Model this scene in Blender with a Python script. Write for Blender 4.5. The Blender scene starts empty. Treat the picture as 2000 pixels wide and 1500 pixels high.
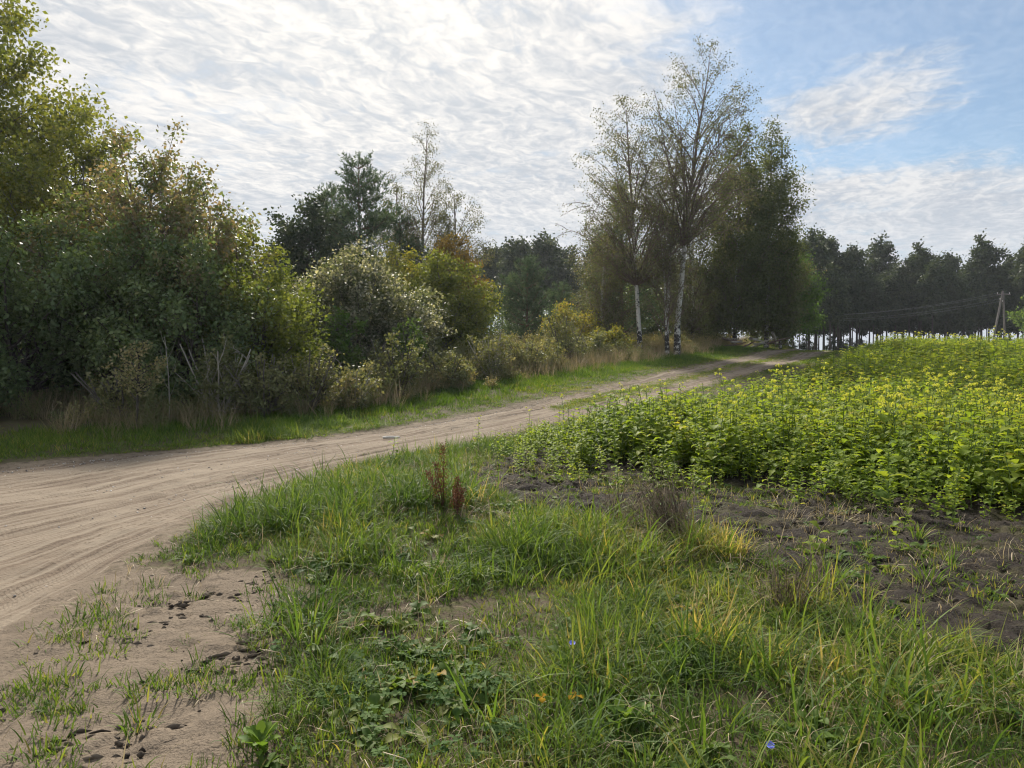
import bpy, math, random
import numpy as np
from mathutils import Vector

sc = bpy.context.scene
COL = sc.collection
PI = math.pi
rad = math.radians

# ------------------------------------------------------------------ camera
cam_d = bpy.data.cameras.new('camera')
cam = bpy.data.objects.new('camera', cam_d)
COL.objects.link(cam)
cam_d.sensor_width = 36.0
cam_d.lens = 27.0
cam_d.clip_start = 0.05
cam_d.clip_end = 4000.0
CAM_H = 1.62
cam.location = (0.0, 0.0, CAM_H)
cam.rotation_euler = (rad(90.0 - 2.48), 0.0, 0.0)
sc.camera = cam

# ------------------------------------------------------------------ light
SUN_AZ, SUN_EL = rad(-12.0), rad(34.0)      # azimuth from +Y towards +X
sun_vec = Vector((math.sin(SUN_AZ) * math.cos(SUN_EL), math.cos(SUN_AZ) * math.cos(SUN_EL), math.sin(SUN_EL)))
sun_d = bpy.data.lights.new('sun', 'SUN')
sun_d.energy = 5.0
sun_d.angle = rad(5.0)
sun_d.color = (1.0, 0.93, 0.82)
sun = bpy.data.objects.new('sun', sun_d)
COL.objects.link(sun)
sun.rotation_euler = (-sun_vec).to_track_quat('-Z', 'Y').to_euler()

sc.view_settings.view_transform = 'Standard'
sc.view_settings.look = 'None'
sc.view_settings.exposure = 0.62
sc.view_settings.gamma = 1.0
sc.view_settings.use_curve_mapping = False
sc.cycles.use_denoising = True
sc.cycles.denoiser = 'OPENIMAGEDENOISE'
sc.cycles.denoising_prefilter = 'ACCURATE'
sc.cycles.max_bounces = 4
sc.cycles.diffuse_bounces = 3
sc.cycles.glossy_bounces = 2
sc.cycles.transmission_bounces = 3
sc.cycles.transparent_max_bounces = 4
sc.cycles.caustics_reflective = False
sc.cycles.caustics_refractive = False
sc.cycles.sample_clamp_indirect = 3.0
sc.cycles.use_adaptive_sampling = True
sc.cycles.adaptive_threshold = 0.02
sc.cycles.pixel_filter_type = 'BLACKMAN_HARRIS'
sc.cycles.filter_width = 1.15
sc.cycles.adaptive_min_samples = 16


class NT:
    """small helper round a node tree"""
    def __init__(self, tree):
        self.t = tree
        self.t.nodes.clear()

    def n(self, typ, **kw):
        nd = self.t.nodes.new(typ)
        for k, v in kw.items():
            setattr(nd, k, v)
        return nd

    def l(self, a, b):
        self.t.links.new(a, b)

    def setin(self, sock, v):
        if isinstance(v, bpy.types.NodeSocket):
            self.l(v, sock)
        elif v is not None:
            sock.default_value = v

    def math(self, op, a, b=None, c=None, clamp=False):
        nd = self.n('ShaderNodeMath', operation=op, use_clamp=clamp)
        self.setin(nd.inputs[0], a)
        if b is not None:
            self.setin(nd.inputs[1], b)
        if c is not None:
            self.setin(nd.inputs[2], c)
        return nd.outputs[0]

    def vmath(self, op, a, b=None):
        nd = self.n('ShaderNodeVectorMath', operation=op)
        self.setin(nd.inputs[0], a)
        if b is not None:
            self.setin(nd.inputs[1], b)
        return nd.outputs[0] if op not in ('DOT_PRODUCT', 'LENGTH', 'DISTANCE') else nd.outputs['Value']

    def noise(self, vec, scale, detail=4.0, rough=0.55, distort=0.0, color=False):
        nd = self.n('ShaderNodeTexNoise')
        if vec is not None:
            self.l(vec, nd.inputs['Vector'])
        nd.inputs['Scale'].default_value = scale
        nd.inputs['Detail'].default_value = detail
        nd.inputs['Roughness'].default_value = rough
        nd.inputs['Distortion'].default_value = distort
        return nd.outputs['Color'] if color else nd.outputs['Fac']

    def mapping(self, vec, loc=(0, 0, 0), rot=(0, 0, 0), scale=(1, 1, 1)):
        nd = self.n('ShaderNodeMapping')
        self.l(vec, nd.inputs['Vector'])
        nd.inputs['Location'].default_value = loc
        nd.inputs['Rotation'].default_value = rot
        nd.inputs['Scale'].default_value = scale
        return nd.outputs[0]

    def stretch(self, vec, ang, sx, sy, loc=(0, 0, 0)):
        return self.vmath('MULTIPLY', self.mapping(vec, loc=loc, rot=(0, 0, -ang)), (sx, sy, 1))

    def smooth(self, v, lo, hi, a=0.0, b=1.0):
        nd = self.n('ShaderNodeMapRange', interpolation_type='SMOOTHSTEP')
        self.setin(nd.inputs[0], v)
        self.setin(nd.inputs[1], lo)
        self.setin(nd.inputs[2], hi)
        nd.inputs[3].default_value = a
        nd.inputs[4].default_value = b
        return nd.outputs[0]

    def mix(self, fac, a, b, blend='MIX'):
        nd = self.n('ShaderNodeMix', data_type='RGBA', blend_type=blend)
        self.setin(nd.inputs[0], fac)
        for s, v in ((nd.inputs[6], a), (nd.inputs[7], b)):
            if isinstance(v, (tuple, list)):
                s.default_value = (*v[:3], 1.0)
            else:
                self.l(v, s)
        return nd.outputs[2]

    def ramp(self, fac, stops, interp='LINEAR'):
        nd = self.n('ShaderNodeValToRGB')
        cr = nd.color_ramp
        cr.interpolation = interp
        while len(cr.elements) < len(stops):
            cr.elements.new(0.5)
        for e, (p, c) in zip(cr.elements, stops):
            e.position = p
            e.color = (*c[:3], 1.0)
        self.setin(nd.inputs[0], fac)
        return nd.outputs[0]


# ------------------------------------------------------------------ sky
world = bpy.data.worlds.new('World')
sc.world = world
world.use_nodes = True
W = NT(world.node_tree)
out = W.n('ShaderNodeOutputWorld')
sky = W.n('ShaderNodeTexSky', sky_type='NISHITA')
sky.sun_disc = False
sky.sun_elevation = SUN_EL
sky.sun_rotation = SUN_AZ
sky.altitude = 100.0
sky.air_density = 1.0
sky.dust_density = 0.6
sky.ozone_density = 1.5
tc = W.n('ShaderNodeTexCoord')
D = tc.outputs['Generated']
sep = W.n('ShaderNodeSeparateXYZ')
W.l(D, sep.inputs[0])
zc = W.math('ADD', W.math('MAXIMUM', sep.outputs[2], 0.0), 0.07)
P = W.n('ShaderNodeCombineXYZ')
W.l(W.math('DIVIDE', sep.outputs[0], zc), P.inputs[0])
W.l(W.math('DIVIDE', sep.outputs[1], zc), P.inputs[1])
P = P.outputs[0]
# a high layer of altocumulus: large sheets, ripples and fine curdled texture on a flat cloud deck
wn = W.vmath('SUBTRACT', W.noise(P, 0.8, 3, 0.5, color=True), (0.5, 0.5, 0.5))
warp = W.vmath('ADD', P, W.vmath('MULTIPLY', wn, (0.45, 0.45, 0)))
sheet = W.noise(W.mapping(P, loc=(3.1, 1.7, 0), rot=(0, 0, 0.5), scale=(0.8, 1.3, 1)), 0.9, 4, 0.5)
ripple = W.noise(W.stretch(warp, 1.25, 3.0, 7.0), 1.5, 7, 0.60, 0.7)
curd = W.noise(W.stretch(warp, 0.9, 6.5, 8.5), 2.2, 6, 0.58, 0.8)
wisps = W.noise(W.stretch(warp, -0.62, 1.3, 5.5), 1.5, 7, 0.62, 0.4)
broad_n = W.noise(W.stretch(warp, 1.0, 0.9, 2.2, (7, 2, 0)), 1.2, 4, 0.55)
sp_ = W.n('ShaderNodeSeparateXYZ')
W.l(W.vmath('ADD', P, W.vmath('MULTIPLY', wn, (1.1, 1.1, 0))), sp_.inputs[0])
# the deck breaks up to the right: an open lane of blue with a detached streaky patch in it, a thin veil beyond
lane = W.math('MULTIPLY', W.smooth(sp_.outputs[0], 0.15, 0.85), W.smooth(sp_.outputs[1], 2.75, 3.7, 1.0, 0.0))
pd = W.vmath('LENGTH', W.vmath('MULTIPLY', W.vmath('SUBTRACT', P, (1.12, 2.55, 0.0)), (1.9, 1.15, 0.0)))
patch = W.smooth(W.math('ADD', pd, W.math('MULTIPLY', W.math('SUBTRACT', wisps, 0.5), 1.2)), 0.10, 1.0, 1.0, 0.0)
clear = W.math('MULTIPLY', lane, W.math('SUBTRACT', 1.0, W.math('MULTIPLY', patch, 0.85)))
cover = W.math('SUBTRACT', 1.17, W.math('MULTIPLY', clear, 0.72))
cover = W.math('ADD', cover, W.math('MULTIPLY', W.math('SUBTRACT', sheet, 0.5), 0.5))
tex = W.math('ADD', W.math('MULTIPLY', ripple, 0.45), W.math('ADD', W.math('MULTIPLY', curd, 0.22), W.math('MULTIPLY', wisps, 0.45)))
dens = W.smooth(W.math('ADD', tex, W.math('SUBTRACT', cover, 0.85)), 0.40, 0.86)
lowhaze = W.smooth(sep.outputs[2], 0.03, 0.22, 0.88, 0.0)
dens = W.math('MAXIMUM', W.math('ADD', W.math('MULTIPLY', dens, 0.76), 0.24), lowhaze)
ang = W.vmath('DOT_PRODUCT', W.vmath('NORMALIZE', D), tuple(sun_vec))
glow = W.math('POWER', W.math('MAXIMUM', ang, 0.0), 16.0)
bright = W.smooth(W.math('ADD', W.math('MULTIPLY', broad_n, 0.34), W.math('ADD', W.math('MULTIPLY', ripple, 0.40), W.math('MULTIPLY', curd, 0.46))), 0.46, 0.76)
cloud = W.mix(bright, (0.335, 0.366, 0.415), (0.565, 0.562, 0.562))
cloud = W.mix(lowhaze, cloud, (0.43, 0.465, 0.51))
cloud = W.mix(glow, cloud, W.mix(1.0, cloud, (1.55, 1.45, 1.30), 'MULTIPLY'))
blue = W.mix(1.0, sky.outputs[0], (0.060, 0.070, 0.074), 'MULTIPLY')
skycol = W.mix(dens, blue, cloud)
bg = W.n('ShaderNodeBackground')
W.l(skycol, bg.inputs[0])
bg.inputs[1].default_value = 1.0
W.l(bg.outputs[0], out.inputs[0])

# ------------------------------------------------------------------ mesh helpers
rng = np.random.default_rng(7)


def new_mesh(name, v, quads=None, tris=None, tone=None, mats=(), midx=None, smooth=False):
    v = np.asarray(v, np.float32)
    q = np.zeros((0, 4), np.int32) if quads is None else np.asarray(quads, np.int32).reshape(-1, 4)
    t = np.zeros((0, 3), np.int32) if tris is None else np.asarray(tris, np.int32).reshape(-1, 3)
    m = bpy.data.meshes.new(name)
    m.vertices.add(len(v))
    m.vertices.foreach_set('co', v.ravel())
    nl = len(q) * 4 + len(t) * 3
    if nl:
        m.loops.add(nl)
        m.loops.foreach_set('vertex_index', np.concatenate([q.ravel(), t.ravel()]))
        m.polygons.add(len(q) + len(t))
        st = np.concatenate([np.arange(len(q)) * 4, len(q) * 4 + np.arange(len(t)) * 3]).astype(np.int32)
        m.polygons.foreach_set('loop_start', st)
        if midx is not None:
            m.polygons.foreach_set('material_index', np.asarray(midx, np.int32))
        if smooth:
            m.polygons.foreach_set('use_smooth', np.ones(len(q) + len(t), bool))
    m.update(calc_edges=True)
    if tone is not None:
        a = m.attributes.new('tone', 'FLOAT', 'POINT')
        a.data.foreach_set('value', np.asarray(tone, np.float32))
    for x in mats:
        m.materials.append(x)
    return m


def obj(name, mesh, parent=None, loc=None, link=True):
    o = bpy.data.objects.new(name, mesh)
    if link:
        COL.objects.link(o)
    if parent is not None:
        o.parent = parent
    if loc is not None:
        o.location = loc
    return o


def tag(o, label=None, cat=None, group=None, kind=None):
    for k, val in (('label', label), ('category', cat), ('group', group), ('kind', kind)):
        if val:
            o[k] = val
    return o


class MB:
    """collects quads / tris with a tone per vertex and a material index per face"""
    def __init__(self):
        self.v, self.q, self.t, self.tone, self.qm, self.tm = [], [], [], [], [], []
        self.n = 0

    def add(self, v, q=None, t=None, tone=0.5, m=0):
        v = np.asarray(v, np.float64).reshape(-1, 3)
        self.v.append(v)
        self.tone.append(np.broadcast_to(np.asarray(tone, float), (len(v),)))
        if q is not None and len(q):
            q = np.asarray(q).reshape(-1, 4) + self.n
            self.q.append(q)
            self.qm.append(np.full(len(q), m))
        if t is not None and len(t):
            t = np.asarray(t).reshape(-1, 3) + self.n
            self.t.append(t)
            self.tm.append(np.full(len(t), m))
        self.n += len(v)

    def tube(self, path, r, sides=5, tone=0.5, m=0, cap=True):
        path = np.asarray(path, float)
        n = len(path)
        r = np.broadcast_to(np.asarray(r, float), (n,))
        tg = np.gradient(path, axis=0)
        tg /= np.linalg.norm(tg, axis=1)[:, None] + 1e-9
        ref = np.where(np.abs(tg[:, 2:3]) > 0.9, np.array([[1.0, 0, 0]]), np.array([[0, 0, 1.0]]))
        a = np.cross(tg, ref)
        a /= np.linalg.norm(a, axis=1)[:, None] + 1e-9
        b = np.cross(tg, a)
        # keep the frame continuous
        for i in range(1, n):
            if np.dot(a[i], a[i - 1]) < 0.2:
                a[i] = a[i - 1] - tg[i] * np.dot(a[i - 1], tg[i])
                a[i] /= np.linalg.norm(a[i]) + 1e-9
                b[i] = np.cross(tg[i], a[i])
        an = np.arange(sides) * 2 * PI / sides
        ring = path[:, None, :] + r[:, None, None] * (np.cos(an)[None, :, None] * a[:, None, :] + np.sin(an)[None, :, None] * b[:, None, :])
        i = np.arange(n - 1)[:, None] * sides
        j = np.arange(sides)[None, :]
        k = (j + 1) % sides
        q = np.stack([i + j, i + k, i + sides + k, i + sides + j], -1).reshape(-1, 4)
        self.add(ring.reshape(-1, 3), q, None, tone, m)

    def leaves(self, P, A, N, L, Wd, tone, m=0, fold=0.12):
        """diamond leaves: P base points, A axis, N normals, L lengths, Wd widths"""
        n = len(P)
        if n == 0:
            return
        S = np.cross(A, N)
        S /= np.linalg.norm(S, axis=1)[:, None] + 1e-9
        N2 = np.cross(S, A)
        L = np.broadcast_to(L, (n,))[:, None]
        Wd = np.broadcast_to(Wd, (n,))[:, None]
        v = np.empty((n, 4, 3))
        v[:, 0] = P
        v[:, 1] = P + A * L * 0.45 + S * Wd * 0.5 + N2 * L * fold
        v[:, 2] = P + A * L
        v[:, 3] = P + A * L * 0.45 - S * Wd * 0.5 + N2 * L * fold
        q = np.arange(n * 4).reshape(n, 4)
        self.add(v.reshape(-1, 3), q, None, np.repeat(np.broadcast_to(tone, (n,)), 4), m)

    def mesh(self, name, mats, smooth=False):
        v = np.concatenate(self.v)
        q = np.concatenate(self.q) if self.q else None
        t = np.concatenate(self.t) if self.t else None
        mi = np.concatenate(self.qm + self.tm) if (self.q or self.t) else None
        return new_mesh(name, v, q, t, np.concatenate(self.tone), mats, mi, smooth)


def unit(v):
    return v / (np.linalg.norm(v, axis=-1, keepdims=True) + 1e-9)


def hash2(ix, iy, seed):
    h = (ix.astype(np.int64) * 374761393 + iy.astype(np.int64) * 668265263 + seed * 974711) & 0x7fffffff
    h = ((h ^ (h >> 13)) * 1274126177) & 0x7fffffff
    return ((h ^ (h >> 16)) & 0xffff) / 65535.0


def vnoise(x, y, seed=0):
    ix, iy = np.floor(x), np.floor(y)
    fx, fy = x - ix, y - iy
    fx = fx * fx * fx * (fx * (fx * 6 - 15) + 10)
    fy = fy * fy * fy * (fy * (fy * 6 - 15) + 10)
    a, b = hash2(ix, iy, seed), hash2(ix + 1, iy, seed)
    c, d = hash2(ix, iy + 1, seed), hash2(ix + 1, iy + 1, seed)
    return (a * (1 - fx) + b * fx) * (1 - fy) + (c * (1 - fx) + d * fx) * fy


def fbm(x, y, scale, octv=4, seed=0, gain=0.5):
    x, y = np.asarray(x, float), np.asarray(y, float)
    s, amp, tot = 0.0, 1.0, 0.0
    f = 1.0 / scale
    for k in range(octv):
        c, sn = math.cos(k * 1.1 + seed), math.sin(k * 1.1 + seed)
        s = s + amp * vnoise((x * c - y * sn) * f + 17.3 * k, (x * sn + y * c) * f - 9.1 * k, seed + k)
        tot += amp
        amp *= gain
        f *= 2.03
    return s / tot


def sstep(v, a, b):
    t = np.clip((v - a) / (b - a), 0, 1)
    return t * t * (3 - 2 * t)


def poly_sd(x, y, poly):
    """signed distance to a closed polygon, negative inside"""
    p = np.asarray(poly, float)
    x, y = np.asarray(x, float), np.asarray(y, float)
    d = np.full(x.shape, 1e18)
    ins = np.zeros(x.shape, bool)
    for i in range(len(p)):
        ax, ay = p[i]
        bx, by = p[(i + 1) % len(p)]
        ex, ey = bx - ax, by - ay
        t = np.clip(((x - ax) * ex + (y - ay) * ey) / (ex * ex + ey * ey), 0, 1)
        d = np.minimum(d, (x - ax - t * ex) ** 2 + (y - ay - t * ey) ** 2)
        if ey != 0:
            cond = ((ay > y) != (by > y)) & (x < ex * (y - ay) / ey + ax)
            ins ^= cond
    d = np.sqrt(d)
    return np.where(ins, -d, d)


def resample(pts, n, smooth=6):
    p = np.asarray(pts, float)
    s = np.linspace(0, len(p) - 1, n)
    # Catmull-Rom through the points
    i = np.clip(s.astype(int), 0, len(p) - 2)
    f = (s - i)[:, None]
    p0, p1, p2, p3 = p[np.maximum(i - 1, 0)], p[i], p[i + 1], p[np.minimum(i + 2, len(p) - 1)]
    return 0.5 * (2 * p1 + (p2 - p0) * f + (2 * p0 - 5 * p1 + 4 * p2 - p3) * f ** 2 + (3 * p1 - p0 - 3 * p2 + p3) * f ** 3)


# ------------------------------------------------------------------ layout of the land (metres, camera at the origin looking along +Y)
ROAD_L = [(-16, 5.2), (-10.5, 8.6), (-7.1, 10.6), (-5.6, 11.8), (-4.3, 12.9), (-2.9, 14.3), (-1.4, 16.2), (0, 18.3), (1.7, 21), (4.2, 25.3), (10.2, 35.5), (18.4, 50), (23, 60)]
ROAD_R = [(-1.9, -1), (-2.45, 2.5), (-2.75, 5), (-2.9, 7.5), (-2.69, 9.17), (-2.2, 11), (-1.24, 12.4), (0, 14.2), (1.9, 16.9), (5.0, 21.6), (12.7, 33.5), (21.3, 50), (25.8, 60)]
FIELD = [(25.5, 58), (22.5, 50), (13.7, 33.5), (10.0, 27.3), (6.3, 22.2), (4.1, 18.6), (2.1, 15.4), (0.7, 13.2), (-0.5, 11.5), (-1.15, 10.1), (-0.66, 8.2), (0, 7.3), (0.9, 6.9), (1.55, 6.5), (1.7, 5.2), (2.05, 4.5), (2.25, 3.95), (2.8, 3.6), (4.2, 2.95), (9, 2.2), (20, 3), (60, 10), (85, 58)]
CROP = [(25.5, 57), (22.8, 50), (14.0, 33.5), (10.5, 27.3), (6.9, 22.2), (4.6, 18.4), (2.3, 15.3), (0.4, 13.5), (-0.8, 12.3), (0.3, 10.5), (1.7, 9.1), (2.9, 9.0), (3.3, 8.1), (4.0, 7.4), (4.5, 6.8), (6, 6.0), (9, 5.6), (20, 6), (60, 12), (85, 57)]
RL, RR = resample(ROAD_L, 260), resample(ROAD_R, 260)
ROAD = np.concatenate([RL, RR[::-1]])
ROADP = ROAD[::4]

_py = np.arange(-20, 400, 0.5)
_pz = np.interp(_py, [-20, 9, 12, 15, 20, 25, 30, 40, 50, 56, 62, 75, 95, 130, 400],
                [0, 0, 0.03, 0.10, 0.40, 0.75, 1.05, 1.42, 1.60, 1.60, 1.30, 0.2, -1.2, -1.5, -1.5])
_k = np.ones(9) / 9
_pz = np.convolve(np.pad(_pz, 4, mode='edge'), _k, 'valid')


def height(x, y):
    x, y = np.asarray(x, float), np.asarray(y, float)
    z = np.interp(y, _py, _pz)
    z = z + 0.10 * (fbm(x, y, 5.0, 3, 3) - 0.5) * sstep(y, 1.5, 6)
    z = z + 0.05 * (fbm(x, y, 0.9, 3, 5) - 0.5)
    # bank between road and field
    z = z + 0.20 * np.exp(-(((x + 1.1) / 1.2) ** 2 + ((y - 7.7) / 1.3) ** 2))
    z = z + 0.10 * np.exp(-(((x - 1.1) / 0.8) ** 2 + ((y - 6.2) / 0.7) ** 2))
    # rise under the birches and the dry bank by the crest
    z = z + 0.35 * np.exp(-(((x - 11.5) / 4.5) ** 2 + ((y - 45) / 5.0) ** 2))
    z = z + 0.75 * np.exp(-(((x - 16.6) / 1.7) ** 2 + ((y - 52) / 3.0) ** 2))
    return z


def ground_z(x, y):
    return float(height(np.array([x]), np.array([y]))[0])


def axis(lo, a, b, hi, fine, grow):
    mid = list(np.arange(a, b, fine))
    st, p, left = fine, a, []
    while p > lo:
        st *= grow
        p -= st
        left.append(p)
    st, p, right = fine, mid[-1], []
    while p < hi:
        st *= grow
        p += st
        right.append(p)
    return np.array(left[::-1] + mid + right)


def grid_mesh(name, X, Y, Z, keep=None, mats=()):
    ny, nx = X.shape
    idx = np.arange(nx * ny).reshape(ny, nx)
    q = np.stack([idx[:-1, :-1], idx[:-1, 1:], idx[1:, 1:], idx[1:, :-1]], -1).reshape(-1, 4)
    v = np.stack([X, Y, Z], -1).reshape(-1, 3)
    if keep is not None:
        kq = keep.ravel()[q].all(1)
        q = q[kq]
        used = np.zeros(len(v), bool)
        used[q.ravel()] = True
        remap = np.cumsum(used) - 1
        v = v[used]
        q = remap[q]
        m = new_mesh(name, v, q, None, None, mats, None, True)
        return m, used
    return new_mesh(name, v, q, None, None, mats, None, True), None


def fattr(m, name, vals):
    a = m.attributes.new(name, 'FLOAT', 'POINT')
    a.data.foreach_set('value', np.asarray(vals, np.float32).ravel())


# ------------------------------------------------------------------ materials
def new_mat(name):
    m = bpy.data.materials.new(name)
    m.use_nodes = True
    return m, NT(m.node_tree)


def attr(T, name, inst=False):
    nd = T.n('ShaderNodeAttribute')
    nd.attribute_name = name
    nd.attribute_type = 'INSTANCER' if inst else 'GEOMETRY'
    return nd.outputs['Fac']


def leaf_mat(name, stops, inst=False, trans=0.45, rough=0.6, spec=0.12, tcol=(1.25, 1.2, 0.55), jitter=0.25):
    m, T = new_mat(name)
    o = T.n('ShaderNodeOutputMaterial')
    t = attr(T, 'tone')
    if inst:
        t = T.math('ADD', T.math('MULTIPLY', t, jitter), T.math('SUBTRACT', attr(T, 'itone', True), jitter * 0.5), clamp=True)
    c = T.ramp(t, stops)
    p = T.n('ShaderNodeBsdfPrincipled')
    T.l(c, p.inputs['Base Color'])
    p.inputs['Roughness'].default_value = rough
    p.inputs['Specular IOR Level'].default_value = spec
    tr = T.n('ShaderNodeBsdfTranslucent')
    T.l(T.mix(1.0, c, tcol, 'MULTIPLY'), tr.inputs[0])
    mx = T.n('ShaderNodeMixShader')
    mx.inputs[0].default_value = trans
    T.l(p.outputs[0], mx.inputs[1])
    T.l(tr.outputs[0], mx.inputs[2])
    T.l(mx.outputs[0], o.inputs[0])
    return m


def bark_mat(name, ca, cb, scale=(14, 14, 3), bump=0.4):
    m, T = new_mat(name)
    o = T.n('ShaderNodeOutputMaterial')
    co = T.n('ShaderNodeTexCoord').outputs['Object']
    f = T.noise(T.mapping(co, scale=scale), 1.0, 5, 0.65)
    p = T.n('ShaderNodeBsdfPrincipled')
    T.l(T.ramp(f, [(0.3, ca), (0.7, cb)]), p.inputs['Base Color'])
    p.inputs['Roughness'].default_value = 0.85
    b = T.n('ShaderNodeBump')
    b.inputs['Strength'].default_value = bump
    b.inputs['Distance'].default_value = 0.02
    T.l(f, b.inputs['Height'])
    T.l(b.outputs[0], p.inputs['Normal'])
    T.l(p.outputs[0], o.inputs[0])
    return m


def birch_mat():
    m, T = new_mat('birch_bark')
    o = T.n('ShaderNodeOutputMaterial')
    co = T.n('ShaderNodeTexCoord').outputs['Object']
    s = T.n('ShaderNodeSeparateXYZ')
    T.l(co, s.inputs[0])
    dash = T.noise(T.mapping(co, scale=(7, 7, 26)), 1.0, 3, 0.6)
    scar = T.noise(T.mapping(co, scale=(4.5, 4.5, 6.0)), 1.0, 4, 0.65)
    # old rough dark bark at the foot, thin white bark above
    foot = T.smooth(s.outputs[2], 0.1, 2.6, 0.16, 0.0)
    dark = T.math('MAXIMUM', T.smooth(dash, 0.60, 0.66), T.smooth(T.math('ADD', scar, foot), 0.58, 0.63))
    white = T.mix(T.noise(co, 3.0, 4), (0.42, 0.38, 0.34), (0.72, 0.70, 0.66))
    white = T.mix(T.smooth(s.outputs[2], 4.5, 8.5), white, (0.13, 0.085, 0.07))
    c = T.mix(dark, white, (0.035, 0.03, 0.028))
    p = T.n('ShaderNodeBsdfPrincipled')
    T.l(c, p.inputs['Base Color'])
    p.inputs['Roughness'].default_value = 0.7
    T.l(p.outputs[0], o.inputs[0])
    return m


def plain_mat(name, c, rough=0.8, spec=0.2):
    m, T = new_mat(name)
    o = T.n('ShaderNodeOutputMaterial')
    co = T.n('ShaderNodeTexCoord').outputs['Object']
    f = T.noise(co, 25.0, 4, 0.6)
    p = T.n('ShaderNodeBsdfPrincipled')
    T.l(T.mix(f, tuple(x * 0.65 for x in c), tuple(min(1, x * 1.3) for x in c)), p.inputs['Base Color'])
    p.inputs['Roughness'].default_value = rough
    p.inputs['Specular IOR Level'].default_value = spec
    T.l(p.outputs[0], o.inputs[0])
    return m


def earth_mat():
    """grass floor / sand under the grass; sand mask as attribute"""
    m, T = new_mat('earth')
    o = T.n('ShaderNodeOutputMaterial')
    co = T.n('ShaderNodeTexCoord').outputs['Object']
    n1 = T.noise(co, 1.3, 5, 0.6)
    n2 = T.noise(co, 9.0, 6, 0.7)
    n3 = T.noise(co, 70.0, 4, 0.7)
    soil = T.mix(n2, (0.055, 0.042, 0.03), (0.15, 0.115, 0.08))
    thatch = T.mix(n1, (0.045, 0.06, 0.022), (0.14, 0.125, 0.055))
    floor = T.mix(T.smooth(n2, 0.42, 0.6), soil, thatch)
    sand = T.mix(T.math('ADD', T.math('MULTIPLY', n1, 0.5), T.math('MULTIPLY', n2, 0.5)), (0.13, 0.10, 0.073), (0.275, 0.22, 0.163))
    sand = T.mix(T.smooth(T.math('ADD', n3, T.math('MULTIPLY', T.math('SUBTRACT', n1, 0.5), 0.5)), 0.52, 0.68), sand, (0.10, 0.078, 0.057))
    sm = T.math('ADD', attr(T, 'sand'), T.math('MULTIPLY', T.math('SUBTRACT', n2, 0.5), 0.9))
    c = T.mix(T.smooth(sm, 0.38, 0.62), floor, sand)
    p = T.n('ShaderNodeBsdfPrincipled')
    T.l(c, p.inputs['Base Color'])
    p.inputs['Roughness'].default_value = 0.95
    p.inputs['Specular IOR Level'].default_value = 0.1
    b = T.n('ShaderNodeBump')
    b.inputs['Strength'].default_value = 0.9
    b.inputs['Distance'].default_value = 0.03
    T.l(T.math('ADD', n2, T.math('MULTIPLY', n3, 0.4)), b.inputs['Height'])
    T.l(b.outputs[0], p.inputs['Normal'])
    T.l(p.outputs[0], o.inputs[0])
    return m


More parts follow.
